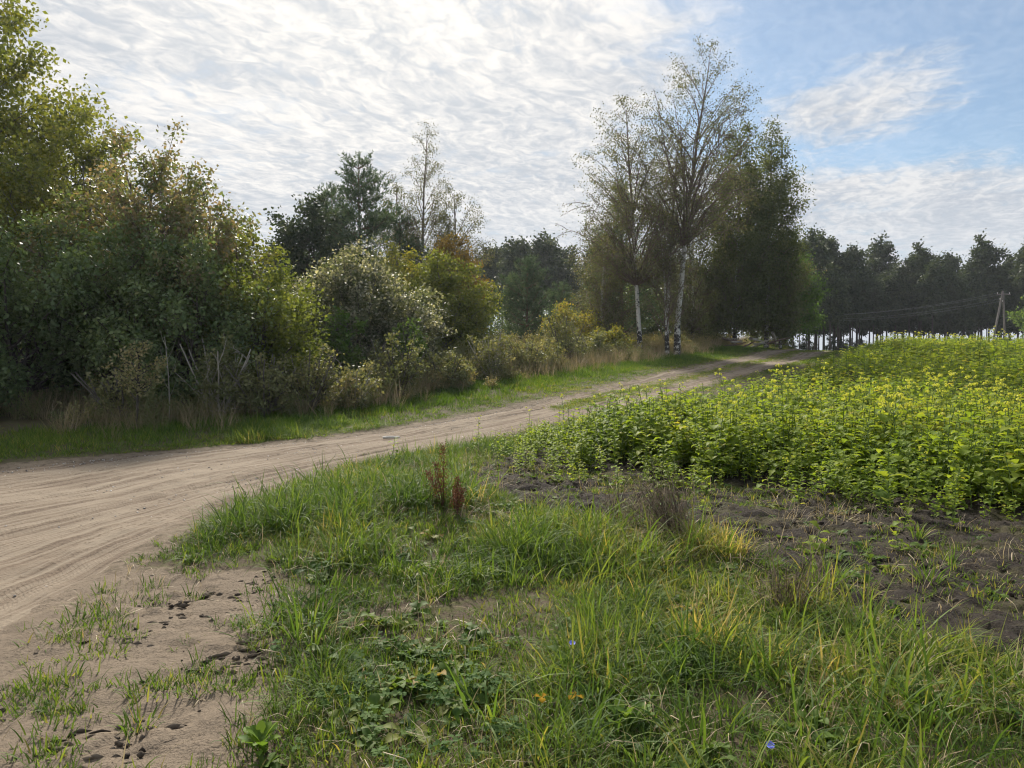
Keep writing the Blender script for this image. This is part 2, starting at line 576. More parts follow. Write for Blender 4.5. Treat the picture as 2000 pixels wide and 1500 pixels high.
def road_mat():
    m, T = new_mat('dirt_road')
    o = T.n('ShaderNodeOutputMaterial')
    co = T.n('ShaderNodeTexCoord').outputs['Object']
    cs = T.n('ShaderNodeCombineXYZ')
    s, d = attr(T, 'along'), attr(T, 'across')
    T.l(s, cs.inputs[0])
    T.l(d, cs.inputs[1])
    uv = cs.outputs[0]
    wob = T.vmath('ADD', T.vmath('ADD', uv, T.vmath('MULTIPLY', T.vmath('SUBTRACT', T.noise(co, 1.7, 3, 0.6, color=True), (0.5, 0.5, 0.5)), (0.0, 0.07, 0.0))), T.vmath('MULTIPLY', T.vmath('SUBTRACT', T.noise(uv, 0.35, 3, 0.5, color=True), (0.5, 0.5, 0.5)), (0.0, 0.35, 0.0)))
    streak = T.noise(T.mapping(wob, scale=(0.16, 7.5, 1)), 1.0, 6, 0.66, 0.1)
    fine = T.noise(T.mapping(wob, scale=(0.7, 34.0, 1)), 1.0, 4, 0.65, 0.15)
    grit = T.noise(co, 90.0, 4, 0.75)
    blot = T.noise(co, 2.2, 5, 0.6)
    crumbs = T.noise(co, 28.0, 4, 0.7)
    # tyre tread: short bars across narrow bands
    w = T.n('ShaderNodeTexWave', wave_type='BANDS', bands_direction='X')
    T.l(wob, w.inputs['Vector'])
    w.inputs['Scale'].default_value = 7.0
    w.inputs['Distortion'].default_value = 5.0
    w.inputs['Detail'].default_value = 2.0
    band = T.smooth(T.noise(T.mapping(wob, loc=(3, 5, 0), scale=(0.08, 3.2, 1)), 1.0, 2, 0.5), 0.55, 0.62)
    tread = T.math('MULTIPLY', T.smooth(w.outputs['Fac'], 0.35, 0.65), band)
    sand = T.mix(blot, (0.235, 0.188, 0.136), (0.355, 0.293, 0.222))
    damp = T.smooth(T.math('ADD', T.math('MULTIPLY', streak, 0.7), T.math('MULTIPLY', fine, 0.35)), 0.44, 0.62, 1.0, 0.0)
    gate = T.smooth(T.noise(T.mapping(uv, scale=(0.5, 1.3, 1)), 1.0, 4, 0.6), 0.36, 0.60, 0.25, 1.0)
    c = T.mix(T.math('MULTIPLY', T.math('MULTIPLY', damp, gate), 0.95), sand, (0.155, 0.112, 0.08))
    c = T.mix(T.math('MULTIPLY', T.smooth(T.math('ADD', crumbs, T.math('MULTIPLY', T.math('SUBTRACT', 0.5, streak), 0.9)), 0.56, 0.68), 0.75), c, (0.115, 0.083, 0.058))
    c = T.mix(T.math('MULTIPLY', T.smooth(grit, 0.3, 0.75), 0.35), T.mix(1.0, c, (0.8, 0.8, 0.8), 'MULTIPLY'), T.mix(1.0, c, (1.2, 1.2, 1.2), 'MULTIPLY'))
    mid = T.math('ADD', attr(T, 'green'), T.math('MULTIPLY', T.math('SUBTRACT', crumbs, 0.5), 1.2))
    c = T.mix(T.math('MULTIPLY', T.smooth(mid, 0.45, 0.75), 0.7), c, (0.17, 0.15, 0.065))
    p = T.n('ShaderNodeBsdfPrincipled')
    T.l(c, p.inputs['Base Color'])
    p.inputs['Roughness'].default_value = 0.95
    p.inputs['Specular IOR Level'].default_value = 0.12
    hgt = T.math('ADD', T.math('MULTIPLY', gate, T.math('ADD', T.math('MULTIPLY', streak, 0.8), T.math('MULTIPLY', fine, 0.9))),
                 T.math('ADD', T.math('MULTIPLY', tread, 0.16), T.math('ADD', T.math('MULTIPLY', crumbs, 0.9), T.math('MULTIPLY', grit, 0.15))))
    b = T.n('ShaderNodeBump')
    b.inputs['Strength'].default_value = 0.55
    b.inputs['Distance'].default_value = 0.035
    T.l(hgt, b.inputs['Height'])
    T.l(b.outputs[0], p.inputs['Normal'])
    T.l(p.outputs[0], o.inputs[0])
    return m


def soil_mat():
    m, T = new_mat('field_soil')
    o = T.n('ShaderNodeOutputMaterial')
    co = T.n('ShaderNodeTexCoord').outputs['Object']
    n1 = T.noise(co, 2.0, 4, 0.6)
    n2 = T.noise(co, 14.0, 6, 0.7)
    n3 = T.noise(co, 80.0, 4, 0.7)
    c = T.mix(n2, (0.022, 0.018, 0.015), (0.068, 0.055, 0.045))
    c = T.mix(T.smooth(n3, 0.58, 0.75), c, (0.16, 0.13, 0.10))
    c = T.mix(T.smooth(n1, 0.48, 0.64), c, T.mix(n2, (0.04, 0.042, 0.02), (0.12, 0.10, 0.06)))
    p = T.n('ShaderNodeBsdfPrincipled')
    T.l(c, p.inputs['Base Color'])
    p.inputs['Roughness'].default_value = 0.95
    p.inputs['Specular IOR Level'].default_value = 0.15
    b = T.n('ShaderNodeBump')
    b.inputs['Strength'].default_value = 1.0
    b.inputs['Distance'].default_value = 0.05
    T.l(T.math('ADD', n2, T.math('MULTIPLY', n3, 0.5)), b.inputs['Height'])
    T.l(b.outputs[0], p.inputs['Normal'])
    T.l(p.outputs[0], o.inputs[0])
    return m


M_earth, M_road, M_soil = earth_mat(), road_mat(), soil_mat()

# ------------------------------------------------------------------ ground
xs = axis(-900, -4.2, 4.0, 900, 0.032, 1.05)
ys = axis(-12, 2.2, 7.5, 1600, 0.032, 1.045)
X, Y = np.meshgrid(xs, ys)
sdr = poly_sd(X, Y, ROADP)
sdf = poly_sd(X, Y, FIELD)
Z = height(X, Y) - 0.09 * sstep(-sdr, 0.15, 0.6) - 0.09 * sstep(-sdf, 0.15, 0.6)


def sand_mask(x, y):
    """bare trampled sand beside the bend of the road, bottom left of the view"""
    a = sstep(-(x + 1.0 + 0.27 * (y - 3)), -0.45, 0.45) * sstep(5.7 - y, -0.4, 0.6)
    b = np.exp(-(((x + 1.75) / 0.5) ** 2 + ((y - 5.0) / 0.4) ** 2)) * 0.8
    c = np.exp(-(((x + 0.8) / 0.45) ** 2 + ((y - 4.75) / 0.2) ** 2)) * 0.5
    e = 0.55 * sstep(0.35 - poly_sd(x, y, ROADP), 0, 0.35)
    return np.clip(np.maximum(np.maximum(a, b), np.maximum(c, e)), 0, 1)


sandv = sand_mask(X, Y)
# trampled lugs of soil and hoof-like clods in the sand
cl = fbm(X, Y, 0.13, 3, 21)
tramp = np.exp(-(((X + 1.35) / 0.5) ** 2 + ((Y - 4.15) / 0.42) ** 2)) + 0.8 * np.exp(-(((X + 2.15) / 0.3) ** 2 + ((Y - 4.9) / 0.5) ** 2)) + 0.5 * np.exp(-(((X + 1.7) / 0.7) ** 2 + ((Y - 3.1) / 0.4) ** 2))
Z = Z + sandv * (0.05 * tramp * (sstep(cl, 0.45, 0.62) - 0.4) + 0.035 * (fbm(X, Y, 0.22, 4, 23, 0.6) - 0.5) + 0.022 * np.abs(fbm(X, Y, 0.12, 2, 25) - 0.5))
gm, _ = grid_mesh('ground', X, Y, Z, None, [M_earth])
fattr(gm, 'sand', sandv)
ground = tag(obj('ground', gm), 'grassy ground with bare sandy patches rising gently away', None, None, 'structure')

# road: a strip between its two edges, with ruts
nt, nu = 620, 120
tl, tr_ = resample(ROAD_L, nt), resample(ROAD_R, nt)
# even out spacing along the strip
mid = (tl + tr_) / 2
sl = np.concatenate([[0], np.cumsum(np.linalg.norm(np.diff(mid, axis=0), axis=1))])
sq = np.interp(np.linspace(0, 1, nt) ** 1.25, np.linspace(0, 1, nt), sl)
tl = np.stack([np.interp(sq, sl, tl[:, i]) for i in (0, 1)], 1)
tr_ = np.stack([np.interp(sq, sl, tr_[:, i]) for i in (0, 1)], 1)
u = np.linspace(-0.06, 1.06, nu)
RX = tl[:, None, 0] * (1 - u) + tr_[:, None, 0] * u
RY = tl[:, None, 1] * (1 - u) + tr_[:, None, 1] * u
wid = np.linalg.norm(tr_ - tl, axis=1)[:, None]
AL = np.broadcast_to(sq[:, None], RX.shape)
AC = (u[None, :] - 0.5) * np.minimum(wid, 6.5 + 0 * wid)
sdr = poly_sd(RX, RY, ROADP)
RZ = height(RX, RY)
un = np.broadcast_to(u[None, :], RX.shape)
far_w = sstep(RY, 15, 22)
rut = np.exp(-((un - 0.27) / 0.11) ** 2) + np.exp(-((un - 0.75) / 0.11) ** 2)
RZ = RZ - 0.05 * rut * far_w - 0.015
RZ = RZ + 0.030 * (fbm(AL * 0.08, AC * 1.4, 1.0, 3, 31) - 0.5) + 0.008 * (fbm(AL * 0.5, AC * 11.0, 1.0, 3, 37) - 0.5)
RZ = RZ + 0.022 * (fbm(RX, RY, 0.2, 4, 41) - 0.5)
# churned berms where tyres turned
berm = sstep(fbm(AL * 0.3 + 9, AC * 2.4, 1.0, 3, 51), 0.56, 0.72)
RZ = RZ + 0.035 * berm * fbm(RX, RY, 0.16, 3, 55)
RZ = RZ - 0.10 * sstep(sdr + 0.10 * (fbm(RX, RY, 0.4, 3, 61) - 0.5), -0.10, 0.16)
rm, _ = grid_mesh('dirt_road', RX, RY, RZ, None, [M_road])
# the grid runs left to right across the strip: flip so that normals look up
rm.flip_normals()
fattr(rm, 'along', AL)
fattr(rm, 'across', AC)
fattr(rm, 'green', far_w * np.exp(-((un - 0.5) / 0.13) ** 2) * 0.95 + 0.5 * np.exp(-((un - 1.0) / 0.05) ** 2) + 0.35 * np.exp(-(un / 0.05) ** 2))
tag(obj('dirt_road', rm), 'sandy dirt track with tyre marks curving up to the crest', None, None, 'structure')

# soil of the field
xs2 = axis(-1.8, 0.0, 7.0, 90, 0.035, 1.05)
ys2 = axis(2.0, 3.6, 10.5, 60, 0.035, 1.045)
X, Y = np.meshgrid(xs2, ys2)
sdf = poly_sd(X, Y, FIELD)
clod = fbm(X, Y, 0.32, 4, 71, 0.6)
clod2 = np.abs(fbm(X, Y, 0.9, 3, 73) - 0.5) * 2
bil = 1 - 2 * np.abs(fbm(X, Y, 0.26, 2, 79) - 0.5)
bil2 = 1 - 2 * np.abs(fbm(X, Y, 0.11, 2, 78) - 0.5)
Zs = height(X, Y) + 0.09 * (clod - 0.45) + 0.04 * (clod2 - 0.3) + 0.055 * (bil - 0.8) + 0.05 * (bil2 - 0.8)
Zs = Zs - 0.12 * sstep(sdf + 0.3 * (fbm(X, Y, 0.5, 3, 77) - 0.5), -0.22, 0.12)
sm, _ = grid_mesh('field_soil', X, Y, Zs, sdf < 0.12, [M_soil])
tag(obj('field_soil', sm), 'dark crumbly bare soil of the cultivated field', None, None, 'structure')


def soil_z(x, y):
    x, y = np.asarray(x, float), np.asarray(y, float)
    c = fbm(x, y, 0.32, 4, 71, 0.6)
    return height(x, y) + 0.11 * (c - 0.45) - 0.02


# ------------------------------------------------------------------ scatter through geometry nodes (only for stuff)
def scatter(name, sources, P, rot, scl, idx, tone, label, cat=None):
    n = len(P)
    m = bpy.data.meshes.new(name)
    m.vertices.add(n)
    m.vertices.foreach_set('co', np.asarray(P, np.float32).ravel())
    for nm, typ, val, key in (('irot', 'FLOAT_VECTOR', rot, 'vector'), ('iscl', 'FLOAT_VECTOR', scl, 'vector'), ('iidx', 'INT', idx, 'value'), ('itone', 'FLOAT', tone, 'value')):
        a = m.attributes.new(nm, typ, 'POINT')
        a.data.foreach_set(key, np.asarray(val, np.int32 if typ == 'INT' else np.float32).ravel())
    o = obj(name, m)
    ng = bpy.data.node_groups.new(name + '_scatter', 'GeometryNodeTree')
    ng.interface.new_socket('Geometry', in_out='INPUT', socket_type='NodeSocketGeometry')
    ng.interface.new_socket('Geometry', in_out='OUTPUT', socket_type='NodeSocketGeometry')
    gi, go = ng.nodes.new('NodeGroupInput'), ng.nodes.new('NodeGroupOutput')
    iop = ng.nodes.new('GeometryNodeInstanceOnPoints')
    jn = ng.nodes.new('GeometryNodeJoinGeometry')
    for s in sources:
        oi = ng.nodes.new('GeometryNodeObjectInfo')
        oi.inputs['Object'].default_value = s
        oi.inputs['As Instance'].default_value = True
        ng.links.new(oi.outputs['Geometry'], jn.inputs[0])

    def na(nm, typ):
        a = ng.nodes.new('GeometryNodeInputNamedAttribute')
        a.data_type = typ
        a.inputs['Name'].default_value = nm
        return a.outputs[0]
    ng.links.new(gi.outputs[0], iop.inputs['Points'])
    ng.links.new(jn.outputs[0], iop.inputs['Instance'])
    iop.inputs['Pick Instance'].default_value = True
    ng.links.new(na('iidx', 'INT'), iop.inputs['Instance Index'])
    e2r = ng.nodes.new('FunctionNodeEulerToRotation')
    ng.links.new(na('irot', 'FLOAT_VECTOR'), e2r.inputs[0])
    ng.links.new(e2r.outputs[0], iop.inputs['Rotation'])
    ng.links.new(na('iscl', 'FLOAT_VECTOR'), iop.inputs['Scale'])
    ng.links.new(iop.outputs[0], go.inputs[0])
    md = o.modifiers.new('scatter', 'NODES')
    md.node_group = ng
    tag(o, label, cat, None, 'stuff')
    return o


# ------------------------------------------------------------------ plant pieces
def blade(mb, base, az, L, w, lean, bend, tone, seg=3, m=0, twist=0.0):
    """one grass blade: rises, leans and bends over"""
    s = np.linspace(0, 1, seg + 1)
    th = lean + bend * s ** 1.4               # angle from vertical
    dx = np.sin(th) * L / seg
    dz = np.cos(th) * L / seg
    r = np.concatenate([[0], np.cumsum(dx[1:])])
    h = np.concatenate([[0], np.cumsum(dz[1:])])
    c = np.stack([base[0] + r * math.cos(az), base[1] + r * math.sin(az), base[2] + h], 1)
    side = np.array([-math.sin(az + twist), math.cos(az + twist), 0.0])
    ww = w * np.array([0.7, 1.0, 0.75, 0.0] if seg == 3 else np.clip(1.15 - s ** 2.2 * 1.15, 0, 1))
    v = []
    for i in range(seg):
        v += [c[i] - side * ww[i] / 2, c[i] + side * ww[i] / 2]
    v.append(c[seg])
    q = [(2 * i, 2 * i + 1, 2 * i + 3, 2 * i + 2) for i in range(seg - 1)]
    t = [(2 * seg - 2, 2 * seg - 1, 2 * seg)]
    mb.add(v, q, t, tone, m)


def grass_clump(name, seed, nb, hlo, hhi, w, spread, bend, mat, dry=0.12, seg=3, leanmax=0.5):
    r = random.Random(seed)
    mb = MB()
    for _ in range(nb):
        a, d = r.uniform(0, 2 * PI), spread * math.sqrt(r.random())
        tone = r.uniform(0.1, 0.75)
        if r.random() < dry:
            tone = r.uniform(0.8, 1.0)
        az = a + r.gauss(0, 0.9)
        blade(mb, (d * math.cos(a), d * math.sin(a), -0.01), az, r.uniform(hlo, hhi), w * r.uniform(0.6, 1.25), r.uniform(0.05, leanmax), abs(r.gauss(bend, bend * 0.5)), tone, seg, 0, r.gauss(0, 0.5))
    return obj(name, mb.mesh(name, [mat]), link=False)


G_LUSH = leaf_mat('grass_lush', [(0.0, (0.047, 0.094, 0.022)), (0.35, (0.099, 0.171, 0.034)), (0.65, (0.183, 0.240, 0.048)), (0.85, (0.340, 0.289, 0.091)), (1.0, (0.472, 0.353, 0.182))], True, 0.45, 0.6, 0.12, jitter=0.6)
G_DRY = leaf_mat('grass_dry', [(0.0, (0.120, 0.132, 0.054)), (0.4, (0.240, 0.198, 0.108)), (0.75, (0.360, 0.282, 0.174)), (1.0, (0.504, 0.408, 0.276))], True, 0.3, 0.6, 0.2, (1.1, 1.05, 0.8), jitter=0.7)

lush = [grass_clump('grass_tuft', 100 + k, 18, 0.06, 0.24, 0.0052, 0.07, 1.1, G_LUSH, 0.07, 4, 0.95) for k in range(4)]
longg = [grass_clump('long_grass', 120 + k, 12, 0.24, 0.52, 0.0095, 0.08, 1.5, G_LUSH, 0.06, 6, 0.7) for k in range(4)]
short = [grass_clump('short_grass', 140 + k, 18, 0.03, 0.10, 0.006, 0.08, 0.7, G_LUSH, 0.12) for k in range(3)]
vshort = [grass_clump('verge_grass', 160 + k, 26, 0.05, 0.17, 0.012, 0.17, 0.6, G_LUSH, 0.08) for k in range(3)]
dryg = [grass_clump('dry_grass', 180 + k, 22, 0.25, 0.75, 0.007, 0.14, 0.55, G_DRY, 0.6, 3, 0.35) for k in range(3)]
dryl = [grass_clump('flat_grass', 200 + k, 10, 0.08, 0.25, 0.005, 0.10, 1.0, G_DRY, 0.6, 3, 1.35) for k in range(3)]


def rand_pts(n, x0, x1, y0, y1, dens):
    """n random points in a box, thinned by a density function 0..1"""
    x, y = rng.uniform(x0, x1, n), rng.uniform(y0, y1, n)
    k = rng.random(n) < dens(x, y)
    return x[k], y[k]


def visible(x, y, m=1.6):
    return (np.abs(x) < 0.70 * y + m)


def put(name, src, x, y, z, smin, smax, tone, label, zs=None, tilt=0.12, cat=None, power=1.0):
    n = len(x)
    P = np.stack([x, y, z], 1)
    rot = np.stack([rng.normal(0, tilt, n), rng.normal(0, tilt, n), rng.uniform(0, 2 * PI, n)], 1)
    s = smin + (smax - smin) * rng.random(n) ** power
    sz = s * (rng.uniform(0.8, 1.2, n) if zs is None else zs)
    return scatter(name, src, P, rot, np.stack([s, s, sz], 1), rng.integers(0, len(src), n), tone, label, cat)


def sd_road(x, y): return poly_sd(x, y, ROADP)
def sd_field(x, y): return poly_sd(x, y, FIELD)
def sd_crop(x, y): return poly_sd(x, y, CROP)


def g2(x, y, cx, cy, sx, sy):
    return np.exp(-(((x - cx) / sx) ** 2 + ((y - cy) / sy) ** 2))


# foreground grass between road, camera and field
def d_lush(x, y):
    e = fbm(x, y, 0.5, 3, 81)
    d = sstep(sd_road(x, y), 0.02, 0.35) * sstep(sd_field(x, y) + 0.8 * (e - 0.5), -0.38, 0.02)
    d = d * (1 - 1.0 * sstep(sand_mask(x, y) + 0.9 * (e - 0.5), 0.30, 0.6))
    d = d * (1 - 0.9 * g2(x, y, -0.45, 4.75, 0.55, 0.22)) * (1 - 0.75 * g2(x, y, -1.0, 3.0, 0.3, 0.25))
    return d * visible(x, y) * (0.45 + 0.55 * sstep(fbm(x, y, 0.55, 3, 80), 0.36, 0.56))


def tone_lush(x, y):
    t = -0.08 + 0.95 * fbm(x, y, 0.8, 3, 83) + rng.normal(0, 0.12, len(x))
    t = t + 0.06 * g2(x, y, 1.6, 4.3, 1.0, 1.0) + 0.38 * g2(x, y, -0.05, 7.0, 0.4, 0.35) + 0.3 * g2(x, y, 1.65, 6.0, 0.3, 0.3) + 0.2 * g2(x, y, 1.35, 4.6, 0.3, 0.35) + 0.3 * g2(x, y, 0.5, 5.2, 0.5, 0.2) + 0.2 * g2(x, y, 2.4, 3.4, 0.5, 0.5) - 0.12 * g2(x, y, -0.5, 3.4, 0.6, 0.6)
    return np.clip(t, 0, 1)


x, y = rand_pts(32000, -5, 8, 1.7, 15.5, d_lush)
hn = 0.32 + 1.1 * sstep(fbm(x, y, 0.7, 3, 82), 0.38, 0.66)
put('meadow_grass', lush, x, y, height(x, y), 0.75 * hn, 1.25 * hn, tone_lush(x, y), 'green meadow grass in the foreground')


def d_long(x, y):
    e = fbm(x, y, 0.7, 3, 85)
    w = 1.8 * g2(x, y, -1.5, 7.2, 1.3, 1.4) + 0.9 * g2(x, y, 0.6, 6.1, 1.3, 0.75) + 0.7 * g2(x, y, 1.4, 4.2, 0.8, 0.9) + 0.15 * g2(x, y, 2.3, 3.0, 0.8, 0.5) + 0.35 * g2(x, y, -0.9, 4.2, 0.25, 0.25) + 0.07
    return w * sstep(e, 0.40, 0.58) * d_lush(x, y)


x, y = rand_pts(15000, -4, 5.5, 1.8, 13, d_long)
put('long_grass', longg, x, y, height(x, y), 0.6, 1.15, np.clip(tone_lush(x, y) - 0.02, 0, 1), 'long bending grass blades on the bank beside the road')

x, y = rand_pts(34000, -5, 6, 1.7, 14, lambda x, y: np.maximum(d_lush(x, y), (0.35 + 0.65 * sstep(y, 4.4, 3.2)) * sstep(sd_road(x, y), -0.15, 0.15) * (sd_field(x, y) > 0) * sstep(fbm(x, y, 0.42, 4, 87, 0.6) + 0.10 * sstep(y, 4.2, 3.0), 0.50, 0.58) * visible(x, y, 1)))
put('short_grass', short, x, y, height(x, y), 0.6, 1.3, np.clip(-0.08 * sand_mask(x, y) + 0.1 + 0.7 * fbm(x, y, 0.8, 3, 89) + rng.normal(0, 0.1, len(x)), 0, 1), 'short grass and moss close to the ground')

x, y = rand_pts(13000, -3.5, 6, 1.9, 12, lambda x, y: np.maximum(np.maximum(0.3 * (sand_mask(x, y) > 0.4) * (sd_road(x, y) > 0) * sstep(fbm(x, y, 0.42, 4, 87, 0.6) + 0.10 * sstep(y, 4.2, 3.0), 0.50, 0.58), d_lush(x, y)) * (0.3 * sstep(fbm(x, y, 0.6, 3, 92), 0.42, 0.6) + 0.1 + 0.6 * g2(x, y, 2.9, 3.7, 0.8, 0.8) + 0.5 * g2(x, y, 1.35, 6.3, 0.6, 0.6)), 0.16 * (sd_field(x, y) < 0.1) * (sd_crop(x, y) > -0.2) * sstep(fbm(x, y, 0.6, 3, 91), 0.40, 0.6)))
put('dead_grass', dryl, x, y, np.where(sd_field(x, y) < 0, soil_z(x, y), height(x, y)), 0.6, 1.3, rng.uniform(0.1, 0.9, len(x)), 'dead straw coloured grass lying between the green')

# thin weeds on the bare soil
x, y = rand_pts(19000, -1.4, 8, 2.8, 13.5, lambda x, y: (sd_field(x, y) < 0.05) * (sd_crop(x, y) > -0.4) * (0.10 + 0.8 * sstep(fbm(x, y, 0.6, 4, 93, 0.6), 0.48, 0.62) * (0.45 + 1.3 * g2(x, y, 0.2, 9.2, 1.7, 1.5))))
put('soil_weeds', short, x, y, soil_z(x, y), 0.5, 1.2, np.clip(rng.normal(0.5, 0.15, len(x)), 0, 1), 'thin weeds sprouting on the bare soil')


# verge beyond the road
def d_verge(x, y):
    s = sd_road(x, y)
    left = (sd_field(x, y) > 0.3)
    return sstep(s, 0.0, 0.25) * (s < 4.5) * left * visible(x, y, 3) * (y > 9)


x, y = rand_pts(60000, -16, 22, 9, 56, lambda x, y: d_verge(x, y) * sstep(5.2 - sd_road(x, y), 0, 2.5))
s = sd_road(x, y)
tn = np.clip(0.42 + 0.5 * (fbm(x, y, 2.0, 3, 95) - 0.5) - 0.10 * sstep(s, 0.8, 2.0) + 0.14 * sstep(s, 0.5, 0.1) + rng.normal(0, 0.08, len(x)), 0, 1)
put('verge_grass', vshort, x, y, height(x, y), 0.6, 1.15, tn, 'bright short grass along the far verge of the dirt road', zs=0.5 + 0.8 * sstep(s, 0.3, 1.8))

x, y = rand_pts(15000, -16, 20, 11, 56, lambda x, y: sstep(sd_road(x, y), 1.6, 3.4) * (sd_road(x, y) < 10) * (sd_field(x, y) > 0.4) * visible(x, y, 3) * sstep(fbm(x, y, 1.6, 3, 97) + 0.004 * y, 0.36, 0.55) * (1 - 0.85 * g2(x, y, 7.0, 36.0, 2.2, 2.8)))
put('tall_dry_grass', dryg, x, y, height(x, y), 0.7, 1.25, np.clip(-0.05 + 0.8 * fbm(x, y, 1.4, 3, 99) + 0.006 * (y - 15) + rng.normal(0, 0.1, len(x)), 0, 1), 'tall dry grass in front of the bushes')

# grass strip between the wheel tracks far up the road and margin between road and crop
nm = 5200
ti = rng.uniform(0.64, 0.97, nm)
ii = np.clip((ti * 259).astype(int), 0, 259)
uu = np.where(rng.random(nm) < 0.45, 0.5 + rng.normal(0, 0.07, nm), np.where(rng.random(nm) < 0.8, 1.0 + np.abs(rng.normal(0.06, 0.12, nm)), rng.normal(-0.01, 0.02, nm)))
x = RL[ii, 0] * (1 - uu) + RR[ii, 0] * uu + rng.normal(0, 0.15, nm)
y = RL[ii, 1] * (1 - uu) + RR[ii, 1] * uu + rng.normal(0, 0.15, nm)
put('track_grass', vshort, x, y, height(x, y) - 0.02, 0.4, 0.9, np.clip(rng.normal(0.55, 0.15, nm), 0, 1), 'low yellowish grass strip between the wheel tracks', zs=rng.uniform(0.2, 0.6, nm))

# ------------------------------------------------------------------ trees
def bez(a, b, c, n):
    t = np.linspace(0, 1, n)[:, None]
    return (1 - t) ** 2 * a + 2 * (1 - t) * t * b + t ** 2 * c


def grow(seed, H, prof, nb, h0, nleaf, leaf, trunk_r, up=0.5, droop=0.0, sub=6, sublen=0.42, clump=0.16, stems=1, spread=0.15, lean=(0, 0),
         tones=(0.2, 0.8), tip_tone=0.0, sides=7, curve=0.15, hang=0.3, zmin=0.12, aspect=0.72, skew=(0, 0), twig_r=0.006, even=1.0, maxtwig=900, leader=0.84, dens=1.55, lsc=1.2, limb_k=0.016):
    """returns (wood MB, crown MB). prof(hf) is the crown radius in metres at height fraction hf"""
    r = np.random.default_rng(seed)
    nleaf, leaf = int(nleaf * dens), leaf * lsc
    wood, crown, limbs = MB(), MB(), MB()
    stems_p = []
    for k in range(stems):
        a = r.uniform(0, 2 * PI)
        off = np.array([math.cos(a), math.sin(a)]) * (spread if stems > 1 else 0) * r.uniform(0.3, 1)
        hk = H * leader * (1.0 if k == 0 else r.uniform(0.72, 0.97))
        n = 9
        s = np.linspace(0, 1, n)
        wob = np.cumsum(r.normal(0, curve * H / n * 0.35, (n, 2)), axis=0)
        wob -= wob[0]
        px = off[0] * (0.15 + s * (1.6 if stems > 1 else 0)) + lean[0] * s ** 1.3 + wob[:, 0]
        py = off[1] * (0.15 + s * (1.6 if stems > 1 else 0)) + lean[1] * s ** 1.3 + wob[:, 1]
        path = np.stack([px, py, s * hk - (s == 0) * 0.15], 1)
        rr = trunk_r * (1 if k == 0 else r.uniform(0.6, 0.95)) * (1 - s) ** 0.8 + 0.012
        rr[0] *= 1.25
        wood.tube(path, rr, sides)
        stems_p.append((path, s, rr))
    # tips sampled over the crown
    hf = np.linspace(h0, 1, 200)
    w = np.array([max(prof(h), 0.02) for h in hf]) ** even
    cdf = np.cumsum(w) / w.sum()
    twigs = []
    for i in range(nb):
        ht = np.interp((i + r.random()) / nb, cdf, hf)
        R = prof(ht) * r.uniform(0.55, 1.12)
        path, s, rr = stems_p[i % stems]
        zt = ht * H
        zs = np.clip(zt - up * R * r.uniform(0.7, 1.3), max(zmin, 0.06) * H * 0.8, H * 0.96)
        hs = min(zs / path[-1, 2], 0.97)
        S = np.array([np.interp(hs, s, path[:, c]) for c in range(3)])
        az = i * 2.399963 + r.normal(0, 0.5)
        tip = np.array([np.interp(ht, s, path[:, 0]) * (0.6 if stems > 1 else 1) + math.cos(az) * R + skew[0] * (ht - 0.3), np.interp(ht, s, path[:, 1]) * (0.6 if stems > 1 else 1) + math.sin(az) * R + skew[1] * (ht - 0.3), zt - droop * R])
        Lb = np.linalg.norm(tip - S)
        ctrl = (S + tip) / 2 + np.array([0, 0, Lb * (0.10 + 0.35 * droop)]) + r.normal(0, 0.08 * Lb, 3)
        bp = bez(S, ctrl, tip, 7)
        br = np.interp(hs, s, rr) * 0.42 * (1 - np.linspace(0, 1, 7)) ** 0.9 + 0.006
        br = np.minimum(br, limb_k * Lb + 0.006)
        limbs.tube(bp, br, 4)
        twigs.append((bp[3:], 0.6))
        for j in range(sub):
            f = r.uniform(0.3, 1.0)
            b0 = np.array([np.interp(f, np.linspace(0, 1, 7), bp[:, c]) for c in range(3)])
            out_d = unit(np.array([math.cos(az), math.sin(az), 0.25]))
            dv = unit(out_d * 0.5 + r.normal(0, 0.65, 3) + np.array([0, 0, 0.25 - droop]))
            ln = sublen * (0.35 * Lb + 0.25) * r.uniform(0.6, 1.3)
            e = b0 + dv * ln
            c2 = (b0 + e) / 2 + np.array([0, 0, ln * 0.12])
            e = e - np.array([0, 0, droop * ln * 0.9])
            tp = bez(b0, c2, e, 4)
            twigs.append((tp, 1.0))
            if len(twigs) < maxtwig:
                limbs.tube(tp, np.array([1.0, 0.8, 0.6, 0.35]) * twig_r * (1 + Lb * 0.3), 3)
    lens = np.array([np.linalg.norm(t[0][-1] - t[0][0]) * t[1] for t in twigs])
    cnt = r.multinomial(nleaf, lens / lens.sum())
    allP, allA, allT = [], [], []
    for (tp, _), c in zip(twigs, cnt):
        if c == 0:
            continue
        f = r.uniform(0.15, 1.05, c)
        g = np.linspace(0, 1, len(tp))
        pos = np.stack([np.interp(f, g, tp[:, k]) for k in range(3)], 1)
        pos += r.normal(0, clump, (c, 3)) * np.array([1, 1, 0.8])
        ax = unit(tp[-1] - tp[0])[None, :] * 0.5 + r.normal(0, 0.7, (c, 3)) + np.array([0, 0, -hang])
        allP.append(pos)
        allA.append(unit(ax))
        tt = r.uniform(*tones) * 0.5
        allT.append(np.clip(tt + r.uniform(*tones, c) * 0.5 + tip_tone * np.clip(f - 0.5, 0, 1), 0, 1))
    Pp, A, Tn = np.concatenate(allP), np.concatenate(allA), np.concatenate(allT)
    ok = Pp[:, 2] > 0.05
    Pp, A, Tn = Pp[ok], A[ok], Tn[ok]
    n = len(Pp)
    Nn = unit(r.normal(0, 0.6, (n, 3)) + np.array([0, 0, 0.7]))
    Ls = leaf * r.uniform(0.65, 1.3, n)
